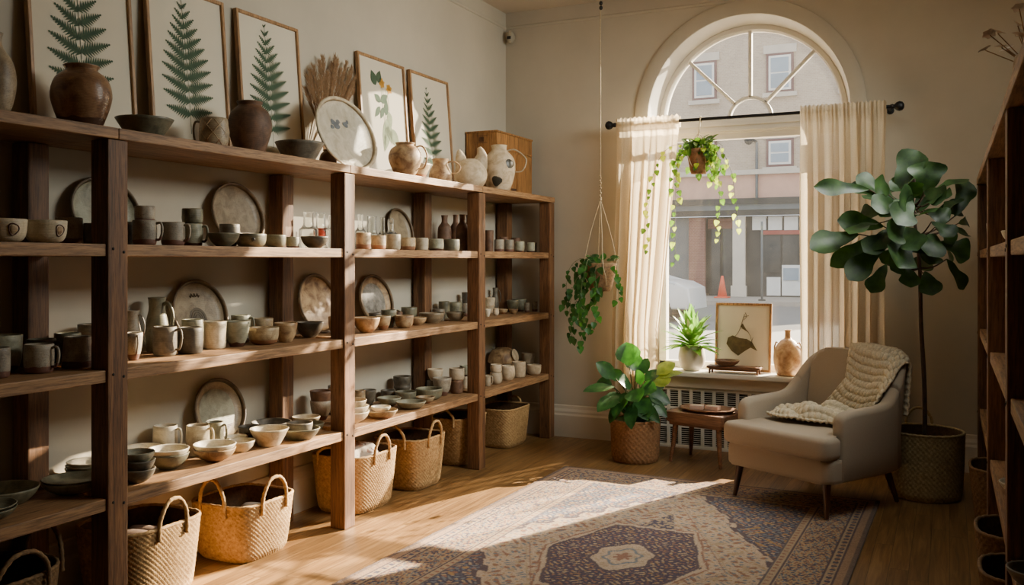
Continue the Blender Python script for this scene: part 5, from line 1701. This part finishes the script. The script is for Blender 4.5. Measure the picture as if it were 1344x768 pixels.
# ================================================================== THINGS ON THE SILL
zs = SILL + .0006
P = onY(908, 486, 6.80); vx = P.x; d = depth(P); s = d / FPX
vp = empty('dracaena_plant', (vx, 6.80, zs)); tag(vp, 'variegated strap-leaved plant in a rounded white pot on the sill', 'potted plant')
r = 17.5 * s; h = 33 * s
MB().lathe([(0, 0)] + spline([(r * .55, 0), (r * .85, h * .14), (r, h * .48), (r * .92, h * .82), (r * .78, h)], 5) + [(r * .72, h), (r * .72, h * .85), (0, h * .84)], 32).build('pot', M['vpot'], vp)
MB().lathe([(0, h * .86), (r * .71, h * .85)], 20).build('soil', M['soil'], vp)
def leaf(mb, base, tip, width, up=Vector((0, 0, 1)), arch=.15, prof=None, fold=.18, n=8, wave=0.0):
    base, tip = Vector(base), Vector(tip)
    ch_ = tip - base; L = ch_.length
    mid = (base + tip) / 2 + up * (arch * L)
    rows = []
    ph = random.random() * 6
    for k in range(n + 1):
        t = k / n
        p = base * (1 - t) ** 2 + mid * (2 * t * (1 - t)) + tip * t * t
        tg = ((mid - base) * (2 * (1 - t)) + (tip - mid) * (2 * t)).normalized()
        side = tg.cross(up)
        side = side.normalized() if side.length > 1e-4 else tg.orthogonal().normalized()
        nn = side.cross(tg).normalized()
        w = np.interp(t, [a for a, b in prof], [b for a, b in prof]) * width / 2
        e1 = nn * (fold * w + wave * w * math.sin(9 * t + ph)); e2 = nn * (fold * w + wave * w * math.sin(8 * t + ph + 2))
        rows.append([p - side * w + e1, p - side * w * .5 + e1 * .35, p, p + side * w * .5 + e2 * .35, p + side * w + e2])
    mb.grid(rows)
LANCE = [(0, .25), (.15, .55), (.4, 1), (.65, .85), (.9, .3), (1, .02)]
OVAL = [(0, .08), (.1, .4), (.3, .9), (.5, 1), (.75, .75), (.92, .32), (1, .02)]
HEART = [(0, .45), (.08, .9), (.25, 1), (.5, .85), (.78, .45), (1, .02)]
FIDDLE = [(0, .06), (.08, .22), (.2, .42), (.35, .55), (.48, .62), (.62, .9), (.75, 1), (.88, .82), (.96, .4), (1, .08)]
g1, g2 = MB(), MB()
b0 = Vector((0, 0, h * .9))
rr_ = random.Random(5)
for k in range(66):
    a = k * 2.39996; el = math.radians(84 - 92 * (k / 66) ** .8 + rr_.uniform(-6, 6))
    L = (40 + rr_.uniform(-8, 7)) * s
    if el > 1.0: L *= 1.05
    dv = Vector((math.cos(a) * math.cos(el), math.sin(a) * math.cos(el) * .8, math.sin(el)))
    st_ = b0 + Vector((0, 0, (1 - k / 66) * .05)) + dv * .012
    tipp = st_ + dv * L + Vector((0, 0, -.02 * (k / 66)))
    if tipp.y > .15: tipp.y = .15
    if tipp.x > .04: tipp.y = min(tipp.y, -.01)
    leaf(g1, st_, tipp, 12.5 * s, arch=.12, prof=LANCE, fold=.25)
    if k % 3 == 0 and k > 6:
        leaf(g2, st_ + Vector((0, 0, .004)), st_ + (tipp - st_) * .72 + Vector((0, -.004, .006)), 7 * s, arch=.13, prof=LANCE, fold=.2)
g1.build('foliage', M['leaf_drac'], vp); g2.build('cream_centre_leaves', M['leaf_cream'], vp)

# framed bulb study on the sill
A0 = onY(938, 490, 6.86); A1 = onY(1012, 492, 6.86)
d = depth((A0 + A1) / 2); fw = (A1 - A0).x; fh = 90 * d / FPX
sf = empty('framed_study', ((A0.x + A1.x) / 2, 6.855, zs + .002)); tag(sf, 'small oak-framed botanical bulb study standing on the window sill', 'framed print')
lean = math.radians(6)
Mx = Matrix.Rotation(-lean, 4, 'X') @ Matrix(((1, 0, 0, 0), (0, 0, -1, 0), (0, 1, 0, 0), (0, 0, 0, 1)))
mb = MB(); q = .018
for a, b in (((-fw / 2, 0, -.012), (-fw / 2 + q, fh, .008)), ((fw / 2 - q, 0, -.012), (fw / 2, fh, .008)), ((-fw / 2 + q, 0, -.012), (fw / 2 - q, q, .008)), ((-fw / 2 + q, fh - q, -.012), (fw / 2 - q, fh, .008))):
    mb.box(a, b, .002, 1, Mx)
mb.build('frame', M['frame'], sf, smooth=False)
MB().box((-fw / 2 + .006, .006, -.010), (fw / 2 - .006, fh - .006, -.003), 0, 1, Mx).build('sheet', M['paper'], sf, smooth=False)
T_ = Mx @ Matrix.Translation((0, 0, -.0015)); g = MB()
def sx_(u, v): return ((u - 975) / 74 * fw, (490 - v) / 88 * fh)
blob(g, T_, [sx_(*p) for p in ((953, 455), (955, 447), (961, 444), (970, 447), (980, 448), (987, 452), (994, 463), (985, 459), (977, 464), (969, 470), (960, 464))])
blob(g, T_, [sx_(*p) for p in ((971, 432), (974, 428), (979, 436), (983, 440), (977, 437))], .0002)
for pts in (((963, 447), (970, 437), (975, 420), (976, 416)), ((972, 434), (982, 440), (987, 452)), ((975, 420), (982, 418)), ((982, 455), (986, 451), (988, 446)), ((975, 424), (979, 419), (977, 414))):
    pp_ = [sx_(*p) for p in spline(pts, 4)]
    g.tube([T_ @ Vector((x, y, .0004)) for x, y in pp_], .0016, 5)
g.build('bulb_drawing', M['root_ink'], sf, smooth=False)

# little footed stand and a wooden bowl on it
A0 = onY(929, 491, 6.725); A1 = onY(999, 495, 6.725)
ww = (A1 - A0).x
fs = empty('footed_stand', ((A0.x + A1.x) / 2, 6.735, zs)); tag(fs, 'low wooden footed stand on the window sill before the framed study', 'stand')
MB().box((-ww / 2, -.055, .036), (ww / 2, .055, .054), .004).build('stand_top', M['tablew'], fs, smooth=False)
MB().box((-ww / 2 + .02, -.045, .024), (ww / 2 - .02, .045, .0365), .003).build('stand_rail', M['tablew'], fs, smooth=False)
for sx in (-1, 1):
    for sy in (-1, 1):
        MB().tube([(sx * (ww / 2 - .022), sy * .042, .038), (sx * (ww / 2 - .020), sy * .044, 0)], .0095, 10, True, .0075).build('leg', M['tablew'], fs, ang=60)
bx_ = onY(954, 480, 6.735).x
o = MB().lathe(pot_profile('dish', .092, .040), 32).build('wooden_bowl', M['tray'], loc=(bx_, 6.735, zs + .0545)); tag(o, 'shallow wooden bowl on the footed stand', 'bowl')
# mottled bottle vase
P = onY(1034, 492, 6.78); d = depth(P); s = d / FPX; r = 18.5 * s; h = 60 * s
o = MB().lathe([(0, 0)] + spline([(r * .66, 0), (r * .82, h * .06), (r, h * .34), (r * .9, h * .58), (r * .5, h * .76), (r * .24, h * .82), (r * .2, h * .96), (r * .27, h)], 5) + [(r * .14, h), (r * .14, h * .85), (0, h * .8)], 36).build('bottle_vase', M['marble'] if 'marble' in M else M['g_amber'], loc=(P.x, 6.78, zs))
tag(o, 'mottled amber bottle vase with narrow neck on the sill beside the curtain', 'vase')
for sg in (-1, 1):
    MB().tube([(sg * r * .62, 0, h * .70), (sg * r * .80, 0, h * .73), (sg * r * .92, 0, h * .63), (sg * r * .93, 0, h * .52)], .006, 8).build('lug', M['g_amber'], o)

# ================================================================== CURTAINS
RODY = 6.60
ra, rb_ = onY(803, 164, RODY), onY(1176, 140, RODY)
RZ = (ra.z + rb_.z) / 2
rod = empty('curtain_rod', ((ra.x + rb_.x) / 2, RODY, RZ)); tag(rod, 'black iron curtain rod with ball finials above the window', 'curtain rod')
hx_ = (rb_.x - ra.x) / 2
MB().tube([(-hx_, 0, 0), (hx_, 0, 0)], .0125, 12).build('pole', M['blackmetal'], rod, ang=60)
for sg in (-1, 1):
    mb = MB().lathe([(0, -.035), (.016, -.034), (.018, -.02), (.013, -.012), (.028, .004), (.034, .022), (.028, .040), (.014, .05), (0, .052)], 20, M=Matrix.Translation((sg * hx_, 0, 0)) @ Matrix.Rotation(sg * PI / 2, 4, 'Y'))
    mb.build('finial', M['blackmetal'], rod)
    MB().tube([(sg * (hx_ - .045), 0, 0), (sg * (hx_ - .045), WALL_B - RODY, 0)], .008, 8).tube([(sg * (hx_ - .045), WALL_B - RODY - .008, 0), (sg * (hx_ - .045), WALL_B - RODY, 0)], .026, 14).build('bracket', M['blackmetal'], rod, ang=60)
def curtain(u0, u1, u0b, u1b, npl, label, seed):
    r_ = random.Random(seed)
    xa, xb = onY(u0, 160, RODY).x, onY(u1, 160, RODY).x
    xc, xd = onY(u0b, 480, RODY).x, onY(u1b, 480, RODY).x
    ph = [r_.uniform(0, 6.28) for _ in range(6)]
    n, m = 70, 240
    rows = []
    zt, zb = RZ + .040, .025
    for i in range(n + 1):
        t = i / n; z = zt + (zb - zt) * t ** 1.0
        row = []
        k = min(1, max(0, (RZ - z) / (RZ - .9)))
        x0 = xa + (xc - xa) * k; x1 = xb + (xd - xb) * k ** 1.3
        near = abs(z - RZ) / .05
        for j in range(m + 1):
            s = j / m
            sw = s + .012 * math.sin(6.28 * s * 3 + ph[0]) + .01 * k * math.sin(6.28 * s * 2 + ph[1] + 1.5 * k)
            amp = .006 + .034 * min(1, max(0, (RZ - .03 - z)) / .5)
            fine = .0035 * math.sin(6.28 * npl * 3.3 * s + ph[2]) * (1 if z > RZ - .06 else .5)
            y = amp * math.sin(6.28 * npl * sw + ph[3] + .5 * k) + amp * .35 * math.sin(6.28 * npl * 1.9 * sw + ph[4]) + fine
            # rod pocket bulges round the pole
            y += -.0165 if near < .9 else 0
            row.append((x0 + (x1 - x0) * s + amp * .3 * math.sin(12.56 * npl * sw + ph[5]), RODY - .016 + y - (.012 if near >= .9 else 0) * 0, z + (.006 * math.sin(6.28 * npl * 3 * s) if i == 0 else 0)))
        rows.append(row)
    o = MB().grid(rows).build('curtain', M['sheer']); tag(o, label, 'curtain', 'sheer curtains on the iron rod')
    # gathered back layer of the pocket behind the pole
    mb = MB(); xa2, xb2 = xa, xb
    mb.grid([[(xa2 + (xb2 - xa2) * j / 120, RODY + .017 + .003 * math.sin(j * 1.3), z) for j in range(121)] for z in (RZ + .035, RZ, RZ - .045)])
    mb.build('rod_pocket', M['sheer'], o)
curtain(810, 893, 803, 869, 4.6, 'sheer linen curtain beside the trailing basket plant', 4)
curtain(1051, 1164, 1051, 1163, 6.6, 'sheer linen curtain behind the armchair and fig tree', 9)

# ================================================================== PLANTS
def vine(gs, gl, p0, length, seed, step=.045, size=.05, spread=1.0, glit=None, lit=0.0, ymax=None, sway=.02):
    r_ = random.Random(seed)
    p = Vector(p0); pts = [p.copy()]
    d_ = Vector((r_.uniform(-1, 1) * spread, r_.uniform(-1, .4) * spread, .35)).normalized() * step
    done = 0
    while done < length:
        d_ = (d_ + Vector((r_.uniform(-sway, sway), r_.uniform(-sway, sway) * .6, -.020))).normalized() * step
        if d_.z > 0 and done > .08: d_.z = -.01
        p = p + d_; done += step
        if ymax is not None and p.y > ymax: p.y = ymax
        pts.append(p.copy())
        a = r_.uniform(0, 6.28); L = size * r_.uniform(.7, 1.25)
        dr = Vector((math.cos(a), math.sin(a) * .8 - .15, r_.uniform(-.9, .1))).normalized()
        b = p + dr * L * .45
        tip = b + (dr * .35 + Vector((0, -.1, -.8))).normalized() * L
        if ymax is not None: b.y = min(b.y, ymax); tip.y = min(tip.y, ymax)
        gs.tube([p, (p + b) / 2 + Vector((0, 0, .006)), b], .0011, 4, False)
        upv = Vector((r_.uniform(-.5, .5), -1, .5)).normalized()
        leaf(glit if (glit and r_.random() < lit) else gl, b, tip, L * .85, up=upv, arch=.12, prof=HEART, fold=.12)
    gs.tube([Vector(q) for q in spline(pts, 2)], .0016, 5, False)
    return pts
def hanger(root, top, zr, r, z_pot, mat, knots=True, n=4):
    """macrame: cord down from top, splitting to n cords round the pot, gathered below"""
    mb = MB()
    mb.tube([(0, 0, top), (0, 0, zr)], .0042, 6)
    for k in range(n):
        a = 2 * PI * k / n + .5
        mb.tube(spline([(0, 0, zr), (r * .6 * math.cos(a), r * .6 * math.sin(a), (zr + z_pot) / 2), (r * 1.03 * math.cos(a), r * 1.03 * math.sin(a), z_pot), (r * .98 * math.cos(a + .2), r * .98 * math.sin(a + .2), z_pot - r * .9), (r * .5 * math.cos(a + .5), r * .5 * math.sin(a + .5), z_pot - r * 1.62), (0, 0, z_pot - r * 1.75)], 5), .0028, 6)
    mb.sphere((0, 0, zr), .011, 10, 6)
    for k in range(10):
        mb.sphere((.004 * (-1) ** k, 0, zr + .012 + k * .018), .007, 8, 5)
    return mb.build('macrame_cord', mat, root)
# left one hangs from the ceiling
Yh = 6.30
P = onY(788, 346, Yh); d = depth(P); s = d / FPX
hp = empty('hanging_plant', (P.x, Yh, P.z)); tag(hp, 'dark trailing plant in a basket pot hung from a long ceiling cord', 'hanging plant', 'trailing plants in hanging pots')
r = 21 * s
MB().lathe([(0, -r * 1.75), (r * .62, -r * 1.72), (r * .74, -r * 1.4), (r * .92, -r * .5), (r, 0), (r * .93, .004), (r * .9, -.02), (r * .6, -r * .4), (0, -r * .4)], 36, .012).build('basket_pot', M['basket_dk'], hp)
MB().lathe([(0, -r * .28), (r * .9, -r * .28)], 20).build('soil', M['soil'], hp)
zr = onY(789, 262, Yh).z - P.z
hanger(hp, CEIL - P.z - .002, zr, r, 0, M['rope'])
mb = MB()
for v in (4, 10): q = onY(791, v, Yh); mb.sphere((.004, 0, q.z - P.z), .014, 10, 6, sz=1.2)
mb.build('hook', M['blackmetal'], hp)
gs, gl = MB(), MB()
for k in range(13):
    a = 2 * PI * k / 13
    vine(gs, gl, (r * .7 * math.cos(a), r * .7 * math.sin(a), -.01), [.16, .24, .12, .34, .2, .55, .28, .62, .14, .42, .22, .5, .3][k], 40 + k, .034, .052, sway=.014)
for k in range(4): vine(gs, gl, (random.uniform(-.05, .02), -r * .6, -.01), .50 + .07 * k, 80 + k, .036, .046, spread=.3, sway=.008)
for k in range(20):
    a = random.uniform(0, 6.28); q = Vector((r * random.uniform(.2, .9) * math.cos(a), r * random.uniform(.2, .9) * math.sin(a), random.uniform(0, .05)))
    leaf(gl, q, q + Vector((math.cos(a) * .06, math.sin(a) * .05, random.uniform(-.02, .05))), .05, up=Vector((0, -.5, 1)).normalized(), arch=.2, prof=HEART)
gs.build('vines', M['stem'], hp); gl.build('foliage', M['leaf_dark'], hp)
# right one hangs from the curtain rod
Yh = RODY - .002
P = onY(917, 196, RODY - .065); d = depth(P); s = d / FPX
hp = empty('hanging_plant', (P.x, RODY - .065, P.z)); tag(hp, 'sunlit trailing plant in a small brown pot hung from the curtain rod', 'hanging plant', 'trailing plants in hanging pots')
r = 15.5 * s
M['cocopot'] = weave('coconut_pot', srgb(112, 72, 44), srgb(164, 112, 70))
MB().lathe([(0, -r * 2.1), (r * .62, -r * 2.08), (r * .72, -r * 1.8), (r * .95, -r * .5), (r, 0), (r * .92, .003), (r * .88, -.02), (r * .6, -r * .4), (0, -r * .4)], 32, .01).build('pot', M['cocopot'], hp)
MB().lathe([(0, -r * .28), (r * .88, -r * .28)], 20).build('soil', M['soil'], hp)
mb = MB()
zt_ = RZ - P.z
mb.tube([(0, .0, zt_ - .11), (.0, .03, zt_ - .05), (0, .048, zt_ + .014), (0, .065, zt_ + .022), (0, .084, zt_ + .010), (0, .083, zt_ - .02)], .0045, 6)
for k in range(4):
    a = 2 * PI * k / 4 + .6
    mb.tube(spline([(0, 0, zt_ - .11), (r * .6 * math.cos(a), r * .6 * math.sin(a), (zt_ - .1) * .45), (r * 1.03 * math.cos(a), r * 1.03 * math.sin(a), 0), (r * .95 * math.cos(a + .3), r * .95 * math.sin(a + .3), -r), (r * .5 * math.cos(a + .6), r * .5 * math.sin(a + .6), -r * 1.9), (0, 0, -r * 2.15)], 5), .0028, 6)
mb.build('macrame_cord', M['rope'], hp)
gs, gl, gq = MB(), MB(), MB()
for k in range(15):
    a = 2 * PI * k / 15
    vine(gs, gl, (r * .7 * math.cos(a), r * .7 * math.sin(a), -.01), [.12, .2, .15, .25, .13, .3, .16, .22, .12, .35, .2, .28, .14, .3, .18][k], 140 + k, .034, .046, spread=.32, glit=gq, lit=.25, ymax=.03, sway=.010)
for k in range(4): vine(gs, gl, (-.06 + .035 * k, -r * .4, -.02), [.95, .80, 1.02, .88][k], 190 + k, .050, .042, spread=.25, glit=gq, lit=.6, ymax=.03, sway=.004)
for k in range(60):
    a = random.uniform(0, 6.28); q = Vector((r * random.uniform(.2, 1.0) * math.cos(a), r * random.uniform(.2, .9) * math.sin(a), random.uniform(0, .06)))
    tq = q + Vector((math.cos(a) * .065, min(math.sin(a) * .05, .03), random.uniform(-.02, .05)))
    leaf(gl, q, tq, .05, up=Vector((0, -.5, 1)).normalized(), arch=.2, prof=HEART)
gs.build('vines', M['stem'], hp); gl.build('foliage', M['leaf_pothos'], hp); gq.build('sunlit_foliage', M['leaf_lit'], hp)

# big-leaved plant in the woven tub
tub = basket('tub_plant', 'glossy big-leaved plant in a round rattan tub left of the side table', (-1.985, 6.17, 0), .172, .172, .285, .93, 2.0, 'rattan', (), 0, .018, .0045, 'potted plant')
MB().lathe([(0, .255), (.155, .25)], 24).build('soil', M['soil'], tub)
gs, gl, gq = MB(), MB(), MB()
bp0 = Vector(tub.location); D0 = depth(bp0)
def tubleaf(ub, vb, ut, vt, dz, w, g):
    b = pd(ub, vb, D0 + dz * .4) - bp0; t = pd(ut, vt, D0 + dz) - bp0
    if (bp0 + t).y > 6.50 and True: t.y = 6.50 - bp0.y
    if (bp0 + b).y > 6.50: b.y = 6.50 - bp0.y
    root_ = Vector((random.uniform(-.06, .06), random.uniform(-.06, .06), .25))
    gs.tube([Vector(p) for p in spline([root_, (root_ + b) / 2 + Vector((0, 0, .05)), b], 5)], .005, 6, True, .003)
    up = Vector((random.uniform(-.3, .3), -.75, .65)).normalized()
    leaf(g, b, t, w * D0 / FPX, up=up, arch=.10, prof=OVAL, fold=.16, n=10)
for row in [
 (808, 497, 782, 476, -.05, 22, 0), (806, 508, 765, 514, -.10, 17, 0), (812, 520, 784, 541, -.2, 24, 0), (803, 505, 783, 502, .05, 20, 0),
 (826, 480, 822, 449, .05, 34, 0), (836, 488, 826, 462, .12, 26, 0), (838, 495, 850, 470, .15, 20, 0), (846, 500, 868, 486, .1, 18, 0),
 (862, 492, 886, 476, .12, 20, 1), (858, 496, 897, 489, .12, 14, 1), (856, 505, 881, 497, .05, 20, 1), (850, 515, 880, 530, -.05, 22, 0),
 (848, 522, 876, 548, -.1, 18, 0), (830, 530, 829, 564, -.25, 20, 0), (838, 520, 850, 552, -.2, 26, 0), (822, 515, 806, 548, -.18, 26, 0),
 (828, 505, 812, 500, -.1, 26, 0), (840, 510, 862, 512, -.12, 26, 0), (834, 500, 846, 492, -.05, 24, 0), (820, 520, 792, 529, -.12, 22, 0),
 (842, 528, 866, 556, -.2, 16, 0), (830, 512, 838, 528, -.25, 28, 0), (818, 500, 800, 486, .1, 18, 0), (850, 505, 872, 508, .1, 20, 0), (815, 530, 800, 556, -.1, 16, 0)]:
    ub, vb, ut, vt, dz, w, lit = row
    tubleaf(ub, vb, ut, vt, dz, w, gq if lit else gl)
for k in range(26):
    a = random.uniform(0, 6.28); q = Vector((random.uniform(-.08, .08), random.uniform(-.08, .08), .25))
    t = q + Vector((math.cos(a) * .16, math.sin(a) * .14, random.uniform(.02, .2)))
    leaf(gl, q + (t - q) * .3, t, .075, up=Vector((0, -.4, .9)).normalized(), arch=.2, prof=OVAL)
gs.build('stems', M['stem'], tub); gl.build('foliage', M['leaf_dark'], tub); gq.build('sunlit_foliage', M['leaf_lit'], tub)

# fiddle-leaf fig in the jute basket
FGP = Vector((-.13, 5.98, 0))
fg = basket('fig_tree', 'tall fiddle-leaf fig tree in a big round jute basket behind the armchair', FGP, .215, .215, .385, .93, 2.0, 'jute', ((100, .075, .10), (160, .075, .05)), 0, .015, .003, 'potted tree')
MB().lathe([(0, .33), (.20, .325)], 24).build('soil', M['soil'], fg)
D0 = depth(FGP)
def lp(u, v, off=0): return pd(u, v, D0 + off) - FGP
tr_ = [Vector((0, 0, .31)), lp(1213, 500), lp(1209, 430), lp(1208, 385), lp(1207, 352), lp(1203, 310), lp(1198, 270), lp(1200, 235)]
MB().tube([Vector(p) for p in spline(tr_, 6)], .0145, 10, True, .008).build('trunk', M['bark'], fg)
br, gl = MB(), MB()
def cpx(x, y): return 1040 + x / 2.135, 120 + y / 2.135
figs = [((292, 275), (352, 166), 72, .0), ((374, 285), (376, 196), 92, -.05), ((215, 275), (60, 268), 40, -.1), ((262, 300), (180, 235), 50, .1), ((335, 300), (300, 238), 34, .1),
 ((385, 290), (522, 245), 42, .1), ((455, 350), (527, 250), 56, .15), ((255, 378), (126, 362), 52, -.1), ((185, 400), (50, 442), 62, -.15), ((235, 405), (106, 490), 46, .0),
 ((255, 425), (156, 528), 58, -.15), ((300, 398), (296, 494), 84, -.3), ((264, 485), (220, 565), 46, -.05), ((314, 490), (332, 550), 56, -.1), ((372, 505), (392, 572), 52, -.12), ((432, 470), (480, 556), 44, .0),
 ((405, 425), (524, 468), 92, -.15), ((432, 385), (526, 402), 40, .1), ((465, 370), (530, 366), 30, .2), ((345, 350), (400, 338), 56, -.25), ((305, 305), (246, 352), 52, -.25),
 ((352, 420), (384, 486), 70, -.2), ((390, 365), (452, 408), 50, -.2), ((330, 300), (292, 372), 66, -.3), ((285, 385), (226, 446), 56, -.2), ((395, 305), (448, 290), 44, -.15),
 ((320, 380), (352, 446), 60, -.3), ((300, 270), (250, 300), 50, .1), ((350, 260), (330, 215), 46, .2), ((410, 330), (470, 330), 50, .2), ((250, 340), (190, 345), 46, .2), ((330, 420), (290, 450), 60, .2), ((420, 420), (440, 470), 50, .2), ((270, 310), (200, 300), 40, -.2), ((360, 320), (420, 290), 58, -.2), ((300, 340), (330, 290), 60, -.2), ((310, 330), (255, 300), 62, -.1), ((340, 370), (290, 350), 64, -.1), ((370, 400), (330, 450), 66, -.2), ((350, 340), (390, 270), 60, .0), ((400, 380), (450, 430), 62, -.1), ((280, 420), (240, 400), 54, .1), ((385, 440), (360, 500), 52, .1), ((330, 290), (270, 255), 54, .0), ((240, 300), (160, 262), 40, .1), ((300, 430), (250, 480), 54, .05), ((420, 350), (470, 300), 48, .1), ((360, 300), (330, 255), 50, -.1), ((290, 400), (200, 450), 54, -.2), ((240, 370), (160, 400), 50, -.25), ((320, 440), (275, 500), 56, -.15), ((345, 330), (300, 290), 66, -.25), ((400, 400), (380, 460), 64, -.25), ((270, 290), (230, 250), 48, -.15), ((300, 320), (220, 320), 52, -.25), ((370, 280), (430, 300), 52, -.2), ((380, 340), (440, 360), 56, -.1), ((310, 360), (270, 410), 62, -.3)]
for (b, t, w, off) in figs:
    ub, vb = cpx(*b); ut, vt = cpx(*t)
    bb = lp(ub, vb, off * .7); tt = lp(ut, vt, off * 1.3)
    tt.y = min(tt.y, 6.50 - FGP.y); bb.y = min(bb.y, 6.50 - FGP.y)
    tt.x = min(tt.x, .235); bb.x = min(bb.x, .20)
    k = min(range(3, len(tr_)), key=lambda i: (tr_[i] - bb).length)
    br.tube([Vector(p) for p in spline([tr_[k], (tr_[k] + bb) / 2 + Vector((0, 0, -.02)), bb], 4)], .006, 6, True, .003)
    vdir = Vector((SN * 1.0, -CS, 0))
    ax = (tt - bb).normalized()
    up = (vdir * random.uniform(.45, 1.0) + Vector((random.uniform(-.6, .6), 0, random.uniform(.0, .9)))).normalized()
    leaf(gl, bb, tt, w / 2.135 * D0 / FPX * 1.24, up=up, arch=.09, prof=FIDDLE, fold=.20, n=14, wave=.16)
br.build('branches', M['bark'], fg); gl.build('foliage', M['leaf_fig'], fg)

# ================================================================== THINGS ON THE DARK SHELVING
def rpot(kind, X, Y, lv, r, h, m, label, nm=None):
    o = MB().lathe(pot_profile(kind, r, h), 26, .01, random.random() * 5).build(nm or NAMES[kind], M[m], loc=(X, Y, LV[lv] + .0006)); tag(o, label, nm or NAMES[kind]); return o
rpot('round', RX + .095, 3.62, 1, .052, .075, 'g_sand', 'round sandy cup on the dark shelving, middle shelf')
rpot('bowl', RX + .085, 3.98, 2, .062, .05, 'g_white', 'white bowl on the dark shelving, second shelf')
rpot('tumbler', RX + .06, 5.1, 2, .05, .12, 'g_pale', 'pale tumbler in the far bay of the dark shelving')
rpot('bowl', RX + .10, 3.60, 0, .08, .05, 'g_grey', 'grey bowl on the lowest board of the dark shelving')
rpot('dish', RX + .10, 4.0, 0, .085, .04, 'g_white', 'white dish behind the grey bowl, dark shelving')
rpot('round', RX + .07, 4.95, 1, .055, .08, 'g_dark', 'dark pot in the far bay of the dark shelving')
rpot('bowl', RX + .06, 2.86, 0, .075, .05, 'g_dark', 'dark bowl at the near end of the lowest board')
rpot('jar', RX + .05, 4.25, 3, .045, .07, 'g_rust', 'small brown jar standing on top of the dark shelving')
# vase of white blooms at the near top
fv = empty('flower_vase', (RX + .06, 3.02, LV[3] + .001)); tag(fv, 'pot of pale dried blooms on top of the dark shelving', 'flowers')
MB().lathe(pot_profile('round', .05, .09), 24).build('pot', M['g_pale'], fv)
gs = MB(); gq = MB()
for j in range(6):
    b = j * PI / 3
    leaf(gq, (0, 0, 0), (math.cos(b) * .022, math.sin(b) * .022, .006), .018, arch=.2, prof=OVAL, n=4)
b0_ = None
for k in range(18):
    a = random.uniform(0, 6.28); e = random.uniform(.25, 1.4); L = random.uniform(.08, .16)
    c = Vector((math.cos(a) * math.cos(e) * L, math.sin(a) * math.cos(e) * L, .09 + math.sin(e) * L))
    gs.tube([(0, 0, .05), c], .0015, 4, False)
    if b0_ is None: b0_ = o = gq.build('bloom', M['linen'], fv)
    else: o = link(b0_.copy(), fv)
    o.location = c; o.rotation_euler = (random.uniform(-.6, .6), random.uniform(-.6, .6), a)
gs.build('stems', M['dried'], fv)
for (Y, hgt, hh, lab) in ((5.42, .17, .32, 'dark basket on the floor under the far bay of the dark shelving'), (4.22, .16, .31, 'dark basket on the floor under the middle bay, behind the nearest one'), (3.70, .15, .30, 'dark basket on the floor nearest the camera, dark shelving')):
    b = basket('dark_basket', lab, (RX + .125, Y, 0), .19, hgt + .03, hh, (), mat='basket_dk', n=3.0, taper=.8) if False else basket('dark_basket', lab, (RX + .13, Y, 0), .19, hgt + .03, hh, .8, 3.0, 'basket_dk', (), 0, .015, .003, 'basket')
    b['group'] = 'dark baskets under the dark shelving'

# ================================================================== LIGHT
def sun(name, r, el, e, col, size):
    d = bpy.data.lights.new(name, 'SUN'); d.energy = e; d.color = col; d.angle = math.radians(size)
    o = bpy.data.objects.new(name, d); link(o)
    tr = Vector((-r, -1, -math.tan(math.radians(el)) * math.hypot(r, 1))).normalized()
    o.rotation_euler = tr.to_track_quat('-Z', 'Y').to_euler(); o.location = (4, 12, 6)
    return o
sun('sun_low', .50, 19.6, 17.0, (1.0, .83, .60), .55)
sun('extra_sun_high', .42, 34.0, 20.0, (1.0, .83, .60), .55)  # extra sun lamp, added to light the floor patch
def spot(name, tgt, r, el, dist, e, cone, col):
    d = bpy.data.lights.new(name, 'SPOT'); d.energy = e; d.color = col; d.spot_size = math.radians(cone); d.spot_blend = .06; d.shadow_soft_size = .035
    o = bpy.data.objects.new(name, d); link(o)
    dr = Vector((r, 1, math.tan(math.radians(el)) * math.hypot(r, 1))).normalized()
    o.location = Vector(tgt) + dr * dist
    o.rotation_euler = (-dr).to_track_quat('-Z', 'Y').to_euler(); return o
spot('arch_patch_spot', (WX, GLASS_Y, 2.84), .83, 14.6, 9.0, 15000, 8.2, (1.0, .86, .66))  # added spot, throws the arch of light on to the prints
def area(name, loc, tgt, sx, sy, e, col):
    d = bpy.data.lights.new(name, 'AREA'); d.shape = 'RECTANGLE'; d.size = sx; d.size_y = sy; d.energy = e; d.color = col
    o = bpy.data.objects.new(name, d); link(o); o.location = loc
    o.rotation_euler = (Vector(tgt) - Vector(loc)).to_track_quat('-Z', 'Y').to_euler(); return o
area('ceiling_fill', (-.5, 4.4, 3.38), (-1.3, 4.6, 0), 1.8, 3.0, 22, (.93, 1.0, .93))  # added soft fill under the ceiling, not a room fixture
fill_ = area('side_fill', (.42, 5.0, 2.75), (-3.2, 5.0, 1.0), 2.0, .7, 24, (.98, 1.0, .92)); fill_.data.spread = math.radians(105)  # added fill lamp out of view, brightens the long shelf and its wall
# window portal guides sky light
pd_ = bpy.data.lights.new('sky_portal', 'AREA'); pd_.shape = 'RECTANGLE'; pd_.size = 1.5; pd_.size_y = 2.7
pd_.cycles.is_portal = True
po = bpy.data.objects.new('sky_portal', pd_); link(po); po.location = (WX, 7.14, 1.88); po.rotation_euler = (-PI / 2, 0, 0)
w = bpy.data.worlds.new('sky'); SC.world = w; w.use_nodes = True
bg = w.node_tree.nodes['Background']; bg.inputs[0].default_value = (.86, .92, 1.0, 1); bg.inputs[1].default_value = 1.1
SC.view_settings.view_transform = 'AgX'
SC.view_settings.look = 'None'
SC.view_settings.exposure = 0.86
SC.cycles.use_denoising = True
SC.cycles.max_bounces = 8
SC.cycles.diffuse_bounces = 5
SC.cycles.transparent_max_bounces = 16
SC.cycles.sample_clamp_indirect = 4.0
